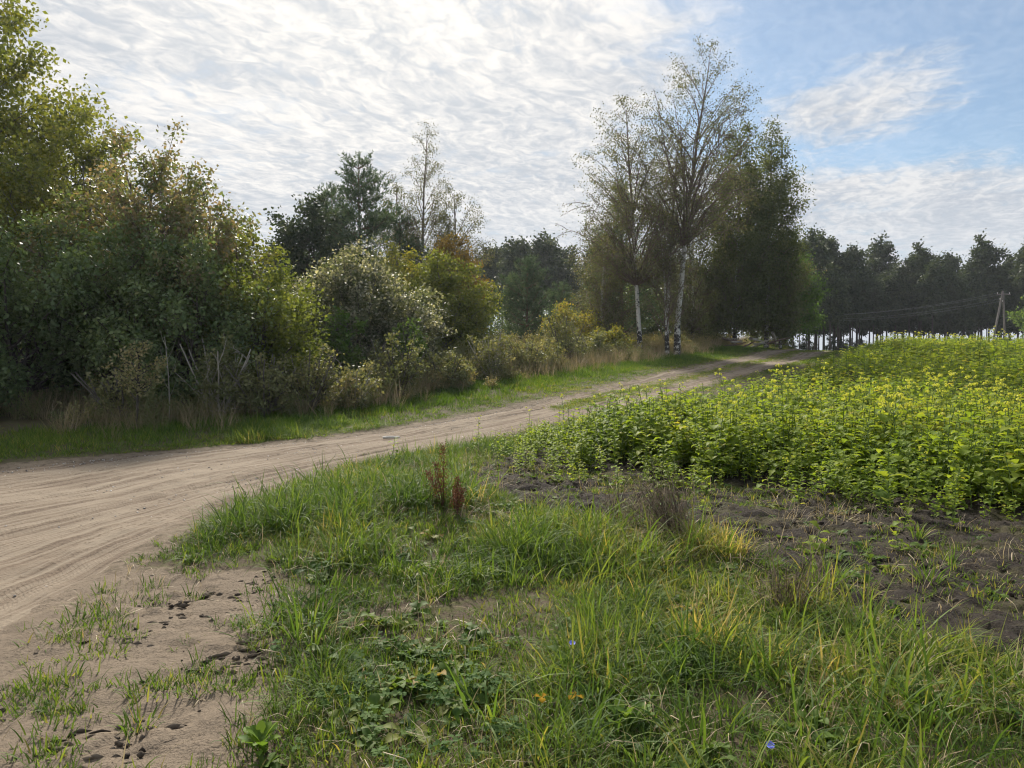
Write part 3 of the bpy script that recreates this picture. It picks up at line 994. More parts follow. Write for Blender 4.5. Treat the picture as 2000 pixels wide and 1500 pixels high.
    crown.leaves(Pp, A, Nn, Ls, Ls * aspect, Tn)
    return wood, limbs, crown


def pine(seed, H, R, h0, trunk_r, nwhorl, per, shoot, nneedle=12, needle=0.11, sides=7, top_leader=True):
    r = np.random.default_rng(seed)
    wood, limbs, crown = MB(), MB(), MB()
    n = 9
    s = np.linspace(0, 1, n)
    wob = np.cumsum(r.normal(0, 0.02 * H / n, (n, 2)), axis=0)
    path = np.stack([wob[:, 0], wob[:, 1], s * H - (s == 0) * 0.15], 1)
    rr = trunk_r * (1 - s) ** 0.85 + 0.012
    wood.tube(path, rr, sides)
    sp, sd = [], []
    for w in range(nwhorl):
        hf = h0 + (1 - h0) * (w + r.uniform(-0.2, 0.2)) / nwhorl
        rad_ = R * min(1.0, 1.3 * (1 - hf) / (1 - h0) + 0.16) * r.uniform(0.75, 1.1)
        for k in range(per):
            az = r.uniform(0, 2 * PI)
            Lb = rad_ * r.uniform(0.6, 1.1)
            S = np.array([np.interp(hf, s, path[:, c]) for c in range(3)])
            tip = S + np.array([math.cos(az) * Lb, math.sin(az) * Lb, Lb * r.uniform(0.25, 0.7) + 0.1])
            bp = bez(S, (S + tip) / 2 - np.array([0, 0, 0.12 * Lb]), tip, 6)
            limbs.tube(bp, np.linspace(min(0.03, 0.02 * Lb + 0.01), 0.006, 6), 4)
            ns = max(5, int(Lb * 15))
            for j in range(ns):
                f = r.uniform(0.25, 1.0) if j else 1.0
                p = np.array([np.interp(f, np.linspace(0, 1, 6), bp[:, c]) for c in range(3)])
                o = p + r.normal(0, 0.16, 3) * (0.4 + Lb * 0.4)
                d = unit(np.array([math.cos(az), math.sin(az), 0.0]) * 0.55 + r.normal(0, 0.4, 3) + np.array([0, 0, 0.75]))
                sp.append(o)
                sd.append(d)
                if j % 3 == 0:
                    limbs.tube(np.array([p, o]), [0.006, 0.004], 3)
    for k in range(6):
        sp.append(np.array([path[-1, 0], path[-1, 1], H - 0.1]) + r.normal(0, 0.07, 3))
        sd.append(unit(np.array([0, 0, 1.0]) + r.normal(0, 0.22, 3)))
    sp, sd = np.array(sp), np.array(sd)
    m = len(sp)
    f = r.uniform(0, 1, (m, nneedle))
    Ls = shoot * r.uniform(0.6, 1.3, (m, 1))
    P0 = sp[:, None, :] + sd[:, None, :] * (f * Ls)[..., None]
    A = unit(sd[:, None, :] * 0.8 + r.normal(0, 0.55, (m, nneedle, 3)))
    P0, A = P0.reshape(-1, 3), A.reshape(-1, 3)
    Nn = unit(r.normal(0, 1, P0.shape))
    tn = np.repeat(np.clip(r.normal(0.45, 0.2, m), 0, 1), nneedle)
    crown.leaves(P0, A, Nn, needle * r.uniform(0.7, 1.3, len(P0)), needle * 0.22, np.clip(tn + r.normal(0, 0.1, len(P0)), 0, 1), fold=0.0)
    return wood, limbs, crown


TREE_MESH = {}


def tree_thing(name, label, cat, x, y, parts, mats, group=None, rz=0.0, s=1.0, key=None, zoff=0.0):
    """Empty at the foot > trunk, limbs, crown. parts are MBs, or a key of earlier meshes to share"""
    e = bpy.data.objects.new(name, None)
    e.empty_display_size = 0.3
    COL.objects.link(e)
    e.location = (x, y, ground_z(x, y) + zoff)
    e.rotation_euler = (0, 0, rz)
    e.scale = (s, s, s) if not isinstance(s, tuple) else s
    tag(e, label, cat, group)
    if key is not None and key in TREE_MESH:
        ms = TREE_MESH[key]
    else:
        ms = [p.mesh(nm, [mt], nm != 'crown') for p, nm, mt in zip(parts, ('trunk', 'limbs', 'crown'), mats)]
        if key is not None:
            TREE_MESH[key] = ms
    for m, nm in zip(ms, ('trunk', 'limbs', 'crown')):
        o = obj(nm, m, e)
        if nm == 'limbs':
            o['kind'] = 'stuff'
    return e


B_grey = bark_mat('grey_bark', (0.06, 0.05, 0.042), (0.17, 0.15, 0.13))
B_dark = bark_mat('dark_bark', (0.035, 0.028, 0.024), (0.10, 0.082, 0.07))
B_red = bark_mat('twig_bark', (0.10, 0.065, 0.055), (0.19, 0.13, 0.115))
B_pine = bark_mat('pine_bark', (0.07, 0.045, 0.032), (0.20, 0.12, 0.075))
B_pale = bark_mat('pale_stem', (0.25, 0.22, 0.18), (0.45, 0.41, 0.35))
B_birch = birch_mat()
L_yg = leaf_mat('leaves_yellow_green', [(0.0, (0.082, 0.117, 0.034)), (0.45, (0.178, 0.206, 0.052)), (0.8, (0.312, 0.289, 0.068)), (1.0, (0.503, 0.343, 0.086))])
L_dark = leaf_mat('leaves_dark_green', [(0.0, (0.066, 0.107, 0.053)), (0.5, (0.130, 0.189, 0.081)), (0.85, (0.236, 0.296, 0.130)), (1.0, (0.401, 0.378, 0.177))], trans=0.42, rough=0.45, spec=0.32)
L_purple = leaf_mat('leaves_turning_brown', [(0.0, (0.070, 0.118, 0.049)), (0.4, (0.143, 0.200, 0.073)), (0.7, (0.232, 0.193, 0.116)), (1.0, (0.385, 0.260, 0.189))], trans=0.42, rough=0.45, spec=0.32)
L_pale_glint = leaf_mat('leaves_pale_glint', [(0.0, (0.068, 0.088, 0.045)), (0.4, (0.135, 0.158, 0.088)), (0.7, (0.375, 0.360, 0.300)), (1.0, (0.630, 0.585, 0.525))], trans=0.4, rough=0.5, spec=0.22)  # whitish stops: pale leaf colour plus glints of light painted into the tone
L_birch = leaf_mat('leaves_birch', [(0.0, (0.064, 0.082, 0.047)), (0.5, (0.140, 0.151, 0.078)), (0.85, (0.243, 0.222, 0.109)), (1.0, (0.383, 0.316, 0.119))], trans=0.33)
L_olive = leaf_mat('leaves_dark_olive', [(0.0, (0.068, 0.093, 0.045)), (0.5, (0.128, 0.152, 0.068)), (1.0, (0.240, 0.240, 0.098))], trans=0.45)
L_orange = leaf_mat('leaves_orange', [(0.0, (0.112, 0.094, 0.031)), (0.5, (0.235, 0.163, 0.048)), (1.0, (0.404, 0.251, 0.064))])
L_pine = leaf_mat('needles', [(0.0, (0.043, 0.078, 0.048)), (0.5, (0.088, 0.141, 0.078)), (1.0, (0.186, 0.235, 0.127))], trans=0.25, rough=0.6, spec=0.15)
L_far = leaf_mat('leaves_far_forest', [(0.0, (0.026, 0.043, 0.029)), (0.5, (0.054, 0.077, 0.043)), (1.0, (0.101, 0.125, 0.060))], trans=0.25)
L_green = leaf_mat('leaves_fresh_green', [(0.0, (0.054, 0.108, 0.034)), (0.5, (0.102, 0.180, 0.050)), (1.0, (0.192, 0.264, 0.078))])
L_weed = leaf_mat('leaves_weed', [(0.0, (0.109, 0.131, 0.060)), (0.45, (0.218, 0.226, 0.109)), (0.75, (0.343, 0.304, 0.164)), (1.0, (0.468, 0.383, 0.218))], trans=0.33)


def egg(R, peak=0.45, low=0.35, top=0.9):
    """crown radius by height fraction: low at the foot, R at peak, closing to a soft point"""
    def f(h):
        if h < peak:
            t = h / peak
            return R * (low + (1 - low) * math.sin(t * PI / 2))
        t = (h - peak) / (1 - peak)
        return R * max(0.05, (1 - t ** 1.8) ** top)
    return f


def broad(name, label, x, y, H, R, seed, nleaf, leaf, lm, bm=None, peak=0.42, low=0.5, stems=1, tr=0.12, nb=70, cat='tree', group=None, **kw):
    p = grow(seed, H, egg(R, peak, low, kw.pop('top', 0.8)), nb, kw.pop('h0', 0.08), nleaf, leaf, tr, stems=stems, **kw)
    return tree_thing(name, label, cat, x, y, p, (bm or B_grey, bm or B_grey, lm), group)


# --- the thicket on the left
G1 = 'trees of the thicket on the left'
broad('deciduous_tree', 'tall yellow-green tree at the left edge behind the dark bushes', -16.0, 24, 12.6, 4.2, 1, 42000, 0.115, L_yg, None, 0.4, 0.6, 2, 0.2, 130, group=G1, sub=8, sublen=0.5, clump=0.24, hang=0.5, spread=0.5)
broad('deciduous_tree', 'yellow-green tree with bare twiggy brown top beside the tall left tree', -12.6, 22.5, 8.4, 2.5, 2, 17000, 0.09, L_yg, None, 0.42, 0.6, 3, 0.1, 80, group=G1, sub=7, clump=0.17, spread=0.6, up=0.9)
broad('deciduous_tree', 'bushy tree with brown-purple tips rising above the left thicket', -9.5, 19.5, 6.9, 2.4, 3, 21000, 0.082, L_purple, B_red, 0.42, 0.65, 4, 0.09, 80, group=G1, sub=7, clump=0.15, spread=0.7, up=1.0, tip_tone=0.45, hang=0.45)
broad('deciduous_tree', 'lower bushy tree with brownish tips on the slope of the left thicket', -7.7, 18.8, 5.5, 1.9, 4, 15000, 0.08, L_purple, B_red, 0.42, 0.65, 4, 0.08, 65, group=G1, sub=7, clump=0.15, spread=0.6, up=1.0, tip_tone=0.35, hang=0.45)
broad('deciduous_tree', 'yellow-green bushy tree at the right end of the left thicket', -7.3, 20.5, 4.6, 1.9, 5, 14000, 0.082, L_yg, B_red, 0.42, 0.7, 4, 0.08, 60, group=G1, sub=7, clump=0.15, spread=0.6, up=0.9, tones=(0.0, 0.8))
G2 = 'dark bushes at the front of the thicket'
broad('bush', 'dark green bush at the left edge of the picture', -11.2, 17.3, 4.6, 2.3, 6, 17000, 0.085, L_dark, B_dark, 0.5, 0.7, 5, 0.06, 70, 'bush', G2, sub=7, clump=0.16, spread=0.9, up=0.9, hang=0.5)
broad('bush', 'dark green bush over the black hollow in the left thicket', -9.0, 17.8, 4.3, 1.8, 7, 13000, 0.08, L_dark, B_dark, 0.62, 0.35, 4, 0.06, 60, 'bush', G2, sub=7, clump=0.15, spread=0.7, up=0.9, hang=0.5, h0=0.3)
broad('bush', 'grey-green glossy bush in the middle of the left thicket', -7.3, 17.2, 4.2, 1.7, 8, 14000, 0.075, L_dark, B_dark, 0.45, 0.75, 5, 0.05, 60, 'bush', G2, sub=7, clump=0.14, spread=0.7, up=0.9, hang=0.5, tones=(0.1, 1.0))
broad('bush', 'olive bush at the foot of the yellow-green tree', -6.1, 18.4, 3.5, 1.6, 9, 11000, 0.075, L_yg, B_dark, 0.45, 0.75, 5, 0.05, 55, 'bush', G2, sub=7, clump=0.14, spread=0.7, up=0.9, tones=(0.0, 0.55))
broad('bush', 'dark bush half outside the picture at far left', -14.2, 18.0, 5.5, 2.3, 10, 10000, 0.10, L_dark, B_dark, 0.5, 0.7, 4, 0.06, 55, 'bush', G2, sub=6, clump=0.18, spread=0.9)

# --- behind, centre left
broad('deciduous_tree', 'dark bluish round tree left of the pines', -9.2, 34, 7.4, 2.3, 11, 13000, 0.13, L_far, B_dark, 0.5, 0.6, 2, 0.1, 80, sub=6, clump=0.2, spread=0.5, up=0.8, tones=(0.0, 0.9))
p = pine(12, 9.6, 2.5, 0.15, 0.10, 19, 6, 0.34, 15, 0.17)
tree_thing('pine_tree', 'tallest dark pine with upright shoots beside the slender birch', 'tree', -7.5, 38, p, (B_pine, B_pine, L_pine), 'pines behind the bushes')
p = pine(13, 8.6, 2.0, 0.15, 0.09, 16, 6, 0.34, 15, 0.17)
tree_thing('pine_tree', 'smaller dark pine left of the tallest pine', 'tree', -9.4, 40, p, (B_pine, B_pine, L_pine), 'pines behind the bushes')
p = pine(14, 7.4, 1.9, 0.12, 0.09, 14, 6, 0.34, 15, 0.17)
tree_thing('pine_tree', 'low dark pine between the tallest pine and the slender birch', 'tree', -6.0, 41, p, (B_pine, B_pine, L_pine), 'pines behind the bushes')


def birch(name, label, x, y, H, R, seed, nleaf,  peak=0.45, lean=(0, 0), tr=0.11, nb=60, low=0.4, h0=0.16, top=0.9, leaf=0.075, skew=(0, 0), group=None, tones=(0.1, 0.9), clump=0.13, lm=None, **kw):
    p = grow(seed, H, egg(R, peak, low, top), nb, h0, nleaf, leaf, tr, up=kw.pop('up', 1.5), droop=kw.pop('droop', 0.14), sub=kw.pop('sub', 13), sublen=0.6, clump=clump, lean=lean, tones=tones, hang=0.7, curve=0.10, skew=skew, twig_r=0.0075, maxtwig=700, leader=0.90, dens=kw.pop('dens', 1.7), lsc=1.0, limb_k=0.007, **kw)
    return tree_thing(name, label, 'tree', x, y, p, (B_birch, B_red, lm or L_birch), group)


G3 = 'birches behind the bushes'
birch('birch_tree', 'slender sparse birch rising above the pines', -5.0, 42, 13.2, 1.9, 20, 11000, 0.35, (0.6, 0), 0.09, 70, group=G3, up=1.7)
birch('birch_tree', 'low leafy birch left of the slender birch', -6.6, 44, 10.6, 1.7, 21, 12000, 0.5, group=G3, nb=60)
birch('birch_tree', 'low leafy birch right of the slender birch', -3.3, 42, 9.6, 1.6, 22, 12000, 0.6, group=G3, nb=60)
broad('bush', 'round bush with whitish leaf tips in the centre of the hedge', -5.1, 25, 4.5, 2.3, 23, 20000, 0.085, L_pale_glint, B_grey, 0.42, 0.7, 5, 0.06, 80, 'bush', None, sub=7, clump=0.15, spread=0.9, up=1.0, tip_tone=0.55, tones=(0.0, 0.72))
broad('bush', 'lower whitish bush right of the round whitish bush', -3.3, 25.5, 3.1, 1.4, 24, 8000, 0.085, L_pale_glint, B_grey, 0.42, 0.7, 4, 0.05, 50, 'bush', None, sub=6, clump=0.13, spread=0.6, up=1.0, tip_tone=0.55, tones=(0.0, 0.72))
broad('bush', 'brownish pale bush between the thicket and the whitish bush', -6.6, 23.5, 3.3, 1.4, 25, 8000, 0.08, L_pale_glint, B_grey, 0.42, 0.7, 4, 0.05, 50, 'bush', None, sub=6, clump=0.13, spread=0.6, up=1.0, tip_tone=0.4, tones=(0.0, 0.65))
broad('deciduous_tree', 'round green tree with golden rim beside the whitish bush', -2.6, 30, 4.6, 2.0, 26, 19000, 0.085, L_yg, B_grey, 0.48, 0.75, 2, 0.09, 80, sub=7, clump=0.16, spread=0.4, up=0.7, tip_tone=0.4, tones=(0.0, 0.65))
broad('deciduous_tree', 'light green tree behind the whitish bush', -4.6, 32.5, 5.0, 1.6, 27, 10000, 0.095, L_yg, B_grey, 0.5, 0.7, 2, 0.08, 55, sub=7, clump=0.15, spread=0.4, tones=(0.3, 0.95))
broad('deciduous_tree', 'orange-brown autumn tree behind the round green tree', -3.0, 37, 6.1, 1.6, 28, 9000, 0.10, L_orange, B_grey, 0.5, 0.7, 2, 0.08, 60, sub=7, clump=0.15, spread=0.4)
p = pine(30, 5.5, 1.9, 0.04, 0.10, 12, 7, 0.34, 16, 0.16)
tree_thing('pine_tree', 'low dense bluish pine standing alone in the gap', 'tree', 0.9, 46, p, (B_pine, B_pine, L_pine), 'pines of the gap')
p = pine(31, 4.2, 1.5, 0.04, 0.08, 10, 6, 0.34, 16, 0.16)
tree_thing('pine_tree', 'small pine between the low dense pine and the birches', 'tree', 3.2, 50, p, (B_pine, B_pine, L_pine), 'pines of the gap')

# --- the birch group on the rise
G4 = 'birches on the rise beside the road'
birch('birch_tree', 'left birch of the group with white trunk and thin crown leaning left', 6.35, 38, 13.3, 3.0, 40, 16000, 0.40, (-0.7, 0), 0.11, 85, 0.4, 0.34, zmin=0.32, group=G4, skew=(-0.9, 0))
birch('birch_tree', 'tallest birch of the group with nearly bare top', 8.15, 38, 15.9, 3.2, 41, 15000, 0.62, (1.6, 0), 0.145, 72, 0.35, 0.42, 0.7, zmin=0.42, group=G4, up=1.6)
birch('birch_tree', 'thin white birch trunk leaning beside the tallest birch', 7.75, 38.3, 12.4, 1.8, 42, 4200, 0.6, (0.5, 0.4), 0.09, 36, 0.3, 0.5, zmin=0.5, group=G4, up=1.9)
birch('birch_tree', 'thin birch stem between the left birch and the tallest birch', 7.55, 37.7, 7.5, 1.3, 48, 2600, 0.6, (-0.3, 0.2), 0.05, 30, 0.3, 0.35, group=G4)
p = pine(43, 9.6, 2.1, 0.1, 0.13, 15, 6, 0.34, 16, 0.16)
tree_thing('pine_tree', 'dark pine hidden behind the left birch of the group', 'tree', 6.3, 44, p, (B_pine, B_pine, L_pine))
birch('birch_tree', 'dense dark birch just right of the tallest birch', 13.0, 45, 13.4, 2.0, 44, 21000, 0.45, (0.2, 0), 0.12, 100, 0.7, 0.06, group=G4, clump=0.22, tones=(0.0, 0.8), leaf=0.125, lm=L_olive, dens=2.1)
birch('birch_tree', 'dense dark birch at the right side of the group', 15.2, 46, 13.6, 1.9, 45, 21000, 0.5, (0.3, 0), 0.12, 100, 0.7, 0.06, group=G4, clump=0.22, tones=(0.0, 0.8), leaf=0.125, lm=L_olive, dens=2.1)
birch('birch_tree', 'shorter leafy birch in the middle behind the tallest birch', 10.8, 46, 9.6, 2.2, 46, 15000, 0.45, (0, 0), 0.10, 75, 0.6, 0.05, group=G4, clump=0.2, tones=(0.0, 0.75), leaf=0.09)
birch('birch_tree', 'short leafy birch at the right foot of the group', 16.4, 47, 8.2, 1.6, 47, 10000, 0.45, (0.2, 0), 0.08, 60, 0.6, 0.05, group=G4, clump=0.18, leaf=0.085)
birch('birch_tree', 'short leafy birch at the left foot of the group', 4.9, 42, 7.2, 1.8, 49, 10000, 0.45, (0, 0), 0.08, 60, 0.65, 0.05, group=G4, clump=0.18, leaf=0.085)
broad('deciduous_tree', 'green broad-leaved tree at the right end of the birch group', 18.0, 51, 7.2, 2.7, 50, 15000, 0.11, L_green, B_grey, 0.5, 0.6, 2, 0.1, 75, sub=7, clump=0.2, spread=0.4, tones=(0.0, 0.7))
broad('deciduous_tree', 'light green tree at the right edge beyond the field', 55.0, 77, 10.0, 3.9, 51, 12000, 0.2, L_green, B_grey, 0.45, 0.7, 2, 0.14, 75, sub=7, clump=0.3, spread=0.5, tones=(0.3, 1.0))

# --- far forest
far_keys = []
for k in range(6):
    H = [16.5, 15.5, 17, 14.5, 16, 15][k]
    p = grow(300 + k, H, egg(2.1 + 0.2 * (k % 3), 0.72, 0.12, 0.75), 62, 0.50, 5200, 0.30, 0.17, up=0.4, droop=0.0, sub=5, sublen=0.45, clump=0.32, tones=(0.0, 1.0), sides=6, curve=0.06, zmin=0.5, maxtwig=200)
    key = 'far%d' % k
    TREE_MESH[key] = [q.mesh(nm, [mt], nm != 'crown') for q, nm, mt in zip(p, ('trunk', 'limbs', 'crown'), (B_dark, B_dark, L_far))]
    far_keys.append(key)
p = pine(310, 5.0, 1.6, 0.05, 0.07, 9, 5, 0.45, 8, 0.30)
TREE_MESH['under'] = [q.mesh(nm, [mt], nm != 'crown') for q, nm, mt in zip(p, ('trunk', 'limbs', 'crown'), (B_dark, B_dark, L_far))]
rr = random.Random(5)


def forest(x0, x1, y0, y1, n, label, group, hs=1.0):
    for i in range(n):
        f = (i + rr.uniform(0.1, 0.9)) / n
        x = x0 + (x1 - x0) * f
        y = rr.uniform(y0, y1)
        s = rr.uniform(0.80, 1.14) * hs
        tree_thing('forest_tree', label, 'tree', x, y, None, None, group, rr.uniform(0, 6.28), (s, s, s * rr.uniform(0.95, 1.06)), rr.choice(far_keys))


forest(38.5, 76, 97, 101, 26, 'dark tall tree in the near row of the forest edge beyond the field', 'near row of the forest edge', 0.93)
forest(39, 84, 105, 112, 26, 'dark tall tree in the second row of the forest beyond the field', 'second row of the forest', 0.95)
forest(-9, 37, 84, 98, 26, 'dark tree of the distant wood seen between bushes and birches', 'distant wood in the middle', 0.92)
forest(-30, -9, 70, 85, 9, 'dark tree of the distant wood behind the pines', 'distant wood behind the pines', 0.62)
p = grow(330, 13.5, egg(1.3, 0.8, 0.15, 0.75), 30, 0.5, 1800, 0.28, 0.105, up=0.5, sub=4, clump=0.3, sides=5, curve=0.05, zmin=0.4, maxtwig=60)
TREE_MESH['thin'] = [q.mesh(nm, [mt], nm != 'crown') for q, nm, mt in zip(p, ('trunk', 'limbs', 'crown'), (B_dark, B_dark, L_far))]
for i in range(64):
    x = 36.0 + 39.0 * (i + rr.random()) / 64
    tree_thing('thin_forest_tree', 'thin dark trunk with a small crown among the tall forest trees', 'tree', x, rr.uniform(94, 114), None, None, 'thin trunks of the forest', rr.uniform(0, 6), rr.uniform(0.8, 1.05), 'thin')
for i in range(42):
    x = rr.uniform(36.5, 75)
    tree_thing('young_pine', 'young dark pine under the tall trees of the forest edge', 'tree', x, rr.uniform(94, 112), None, None, 'undergrowth of the forest edge', rr.uniform(0, 6), rr.uniform(0.3, 0.9), 'under')

p = grow(320, 4.5, egg(2.0, 0.45, 0.75, 0.8), 60, 0.06, 5200, 0.13, 0.06, stems=4, spread=0.8, sub=6, clump=0.2, tones=(0.0, 0.9))
TREE_MESH['understorey'] = [q.mesh(nm, [mt], nm != 'crown') for q, nm, mt in zip(p, ('trunk', 'limbs', 'crown'), (B_dark, B_dark, L_dark))]
for i, x in enumerate((-14.5, -11.5, -8.5, -5.6, -2.4, 0.6, 3.3, 6.0, 8.8, 11.2, 13.4)):
    tree_thing('understorey_bush', 'dark understorey bush behind the hedge and the birches', 'bush', x, 51.0 + 3.0 * rr.random(), None, None, 'understorey bushes', rr.uniform(0, 6), rr.uniform(0.75, 1.05), 'understorey')

# ------------------------------------------------------------------ smaller shrubs and saplings in front of the hedge
broad('sapling', 'small sapling with withered brown leaves before the black hollow', -7.15, 14.6, 1.75, 0.42, 60, 700, 0.05, L_weed, B_dark, 0.6, 0.2, 1, 0.014, 22, 'sapling', None, sub=4, clump=0.05, h0=0.4, tones=(0.3, 1.0))
broad('sapling', 'fresh green sapling in front of the whitish bush', -4.9, 22, 2.4, 0.7, 61, 1500, 0.09, L_green, B_grey, 0.45, 0.5, 2, 0.02, 26, 'sapling', None, sub=4, clump=0.07, spread=0.2, tones=(0.2, 1.0))
broad('sapling', 'yellow-green sapling at the right foot of the whitish bush', -2.9, 22.5, 2.0, 0.55, 62, 1100, 0.085, L_green, B_grey, 0.45, 0.5, 2, 0.02, 24, 'sapling', None, sub=4, clump=0.07, spread=0.2, tones=(0.4, 1.0))
broad('bush', 'yellow-green bush left of the birch group', 3.0, 40, 2.7, 1.3, 63, 4500, 0.09, L_yg, B_grey, 0.5, 0.7, 4, 0.03, 45, 'bush', None, sub=6, clump=0.13, spread=0.6, tones=(0.4, 1.0))
broad('bush', 'small yellowish bush between bushes and left birch', 4.6, 36, 1.5, 0.8, 64, 2200, 0.08, L_yg, B_grey, 0.5, 0.7, 4, 0.02, 35, 'bush', None, sub=5, clump=0.1, spread=0.4, tones=(0.3, 1.0))
shrubs = [(-6.2, 16.2, 1.35, 0.75, 'grey-green shrub at the foot of the glossy bush'), (-5.3, 16.4, 1.5, 0.7, 'grey-green shrub beside the olive bush'),
          (-4.6, 17.2, 1.3, 0.75, 'grey-brown shrub below the fresh green sapling'), (-3.7, 17.8, 1.25, 0.7, 'reddish-brown shrub near the middle of the verge'),
          (-3.0, 20.2, 1.3, 0.8, 'olive shrub below the yellow-green sapling'), (-1.9, 22.0, 1.2, 0.8, 'brown shrub in front of the round green tree'),
          (-0.7, 24.5, 1.4, 0.9, 'olive shrub right of the round green tree'), (0.6, 27, 1.5, 1.0, 'brownish shrub in the middle of the weedy verge'),
          (2.1, 31, 1.7, 1.1, 'greenish shrub under the low dense pine'), (3.4, 33, 1.5, 1.0, 'brown shrub left of the white birch trunks'),
          (-7.9, 15.6, 1.0, 0.6, 'dark low shrub at the edge of the black hollow')]
for k, (x, y, H, R, lb) in enumerate(shrubs):
    broad('shrub', lb, x, y, H * (1.25, 0.9, 1.1, 0.8)[k % 4], R * (0.75, 1.0, 0.7, 0.9)[k % 4], 70 + k, (1500, 2200, 1200, 1800)[k % 4], 0.05 + 0.0008 * y, L_weed, B_pale if k % 3 == 0 else B_grey, (0.5, 0.35, 0.6, 0.45)[k % 4], 0.5, 9, 0.012, 40, 'shrub', 'low shrubs along the verge', sub=4, clump=0.07, spread=0.55, up=2.0, tones=(0.0, 0.65 + 0.08 * (k % 4)), leader=1.0, top=0.6)
mb = MB()
mb.tube(bez(np.array([0, 0, -0.1]), np.array([0.05, 0, 0.8]), np.array([-0.1, 0.1, 1.75]), 8), np.linspace(0.014, 0.005, 8), 5)
for k in range(6):
    z = 0.5 + 0.2 * k
    mb.tube(bez(np.array([-0.01, 0.02, z]), np.array([0.1 * (-1) ** k, 0, z + 0.15]), np.array([0.16 * (-1) ** k, 0.03, z + 0.4]), 4), np.linspace(0.006, 0.002, 4), 3)
tag(obj('dead_stem', mb.mesh('dead_stem', [B_pale]), None, (-6.9, 15.4, ground_z(-6.9, 15.4))), 'pale leafless stem in front of the glossy bush', 'dead stem')

# weeds filling the hedge foot
def weed_clump(seed, H, nl, leaf):
    p = grow(seed, H, egg(0.28, 0.5, 0.6, 0.8), 12, 0.1, nl, leaf, 0.008, stems=4, spread=0.22, sub=3, clump=0.06, up=1.5, twig_r=0.003, sides=4)
    mb = MB()
    for q in p[:2]:
        mb.add(np.concatenate(q.v), np.concatenate(q.q), None, 0.6, 0)
    mb.add(np.concatenate(p[2].v), np.concatenate(p[2].q), None, np.concatenate(p[2].tone), 0)
    return obj('weed', mb.mesh('weed', [L_weedi]), link=False)


L_weedi = leaf_mat('leaves_weed_mass', [(0.0, (0.097, 0.141, 0.055)), (0.4, (0.203, 0.216, 0.095)), (0.7, (0.340, 0.288, 0.146)), (1.0, (0.518, 0.405, 0.211))], True, 0.33, jitter=0.6)
weeds = [weed_clump(400 + k, (0.5, 0.65, 0.8, 1.0)[k], 150, 0.05) for k in range(4)]
x, y = rand_pts(9000, -14, 17, 13, 54, lambda x, y: (0.28 + 0.5 * sstep(sd_road(x, y), 3.2, 5.0)) * sstep(sd_road(x, y), 2.2, 3.2) * (sd_road(x, y) < 13) * (sd_field(x, y) > 1) * visible(x, y, 2.5) * sstep(fbm(x, y, 2.0, 3, 101), 0.36, 0.5) * (1 - g2(x, y, -8.9, 16.2, 1.3, 1.3)) * (1 - g2(x, y, 7.0, 36.0, 2.2, 2.8)))
put('undergrowth_weeds', weeds, x, y, height(x, y), 0.6, 1.25, np.clip(0.1 + 0.75 * fbm(x, y, 2.5, 3, 103) + 0.004 * (y - 18) + rng.normal(0, 0.1, len(x)), 0, 1), 'tangled brown and olive weeds below the bushes')

# ------------------------------------------------------------------ mustard crop
M_mleaf = leaf_mat('mustard_leaf', [(0.0, (0.110, 0.180, 0.030)), (0.5, (0.209, 0.286, 0.040)), (0.85, (0.319, 0.360, 0.060)), (1.0, (0.484, 0.403, 0.070))], False, 0.52, 0.6, 0.10)
M_mleafi = leaf_mat('mustard_leaf_crop', [(0.0, (0.112, 0.184, 0.030)), (0.5, (0.213, 0.292, 0.040)), (0.85, (0.325, 0.367, 0.060)), (1.0, (0.493, 0.410, 0.070))], True, 0.52, 0.6, 0.10, jitter=0.5)
M_mstem = plain_mat('mustard_stem', (0.12, 0.18, 0.05), 0.6)
M_mflow = leaf_mat('mustard_flower', [(0.0, (0.68, 0.66, 0.06)), (1.0, (0.80, 0.79, 0.15))], False, 0.35, 0.6, 0.2, (1.1, 1.1, 0.8))


def lobed_leaf(mb, base, az, L, elev, droop, tone, m, wide=1.0):
    """toothed, lobed leaf with a folded midrib and drooping tip"""
    hw = np.array([0.03, 0.16, 0.10, 0.30, 0.22, 0.40, 0.30, 0.20, 0.0])
    ss = np.array([0.0, 0.22, 0.30, 0.42, 0.52, 0.66, 0.80, 0.90, 1.0])
    hw = hw * wide
    th = elev - droop * ss ** 1.5
    dr = np.diff(ss, prepend=0) * L
    rr_ = np.cumsum(np.cos(th) * dr)
    zz = np.cumsum(np.sin(th) * dr)
    ca, sa = math.cos(az), math.sin(az)
    c = np.stack([base[0] + ca * rr_, base[1] + sa * rr_, base[2] + zz], 1)
    side = np.array([-sa, ca, 0])
    lift = np.array([0, 0, 1.0])
    lft = c + side * (hw * L)[:, None] + lift * (hw * L * 0.35)[:, None]
    rgt = c - side * (hw * L)[:, None] + lift * (hw * L * 0.35)[:, None]
    n = len(ss)
    v = np.concatenate([c, lft, rgt])
    q = [(i, i + 1, n + i + 1, n + i) for i in range(n - 1)] + [(i, 2 * n + i, 2 * n + i + 1, i + 1) for i in range(n - 1)]
    mb.add(v, q, None, tone, m)


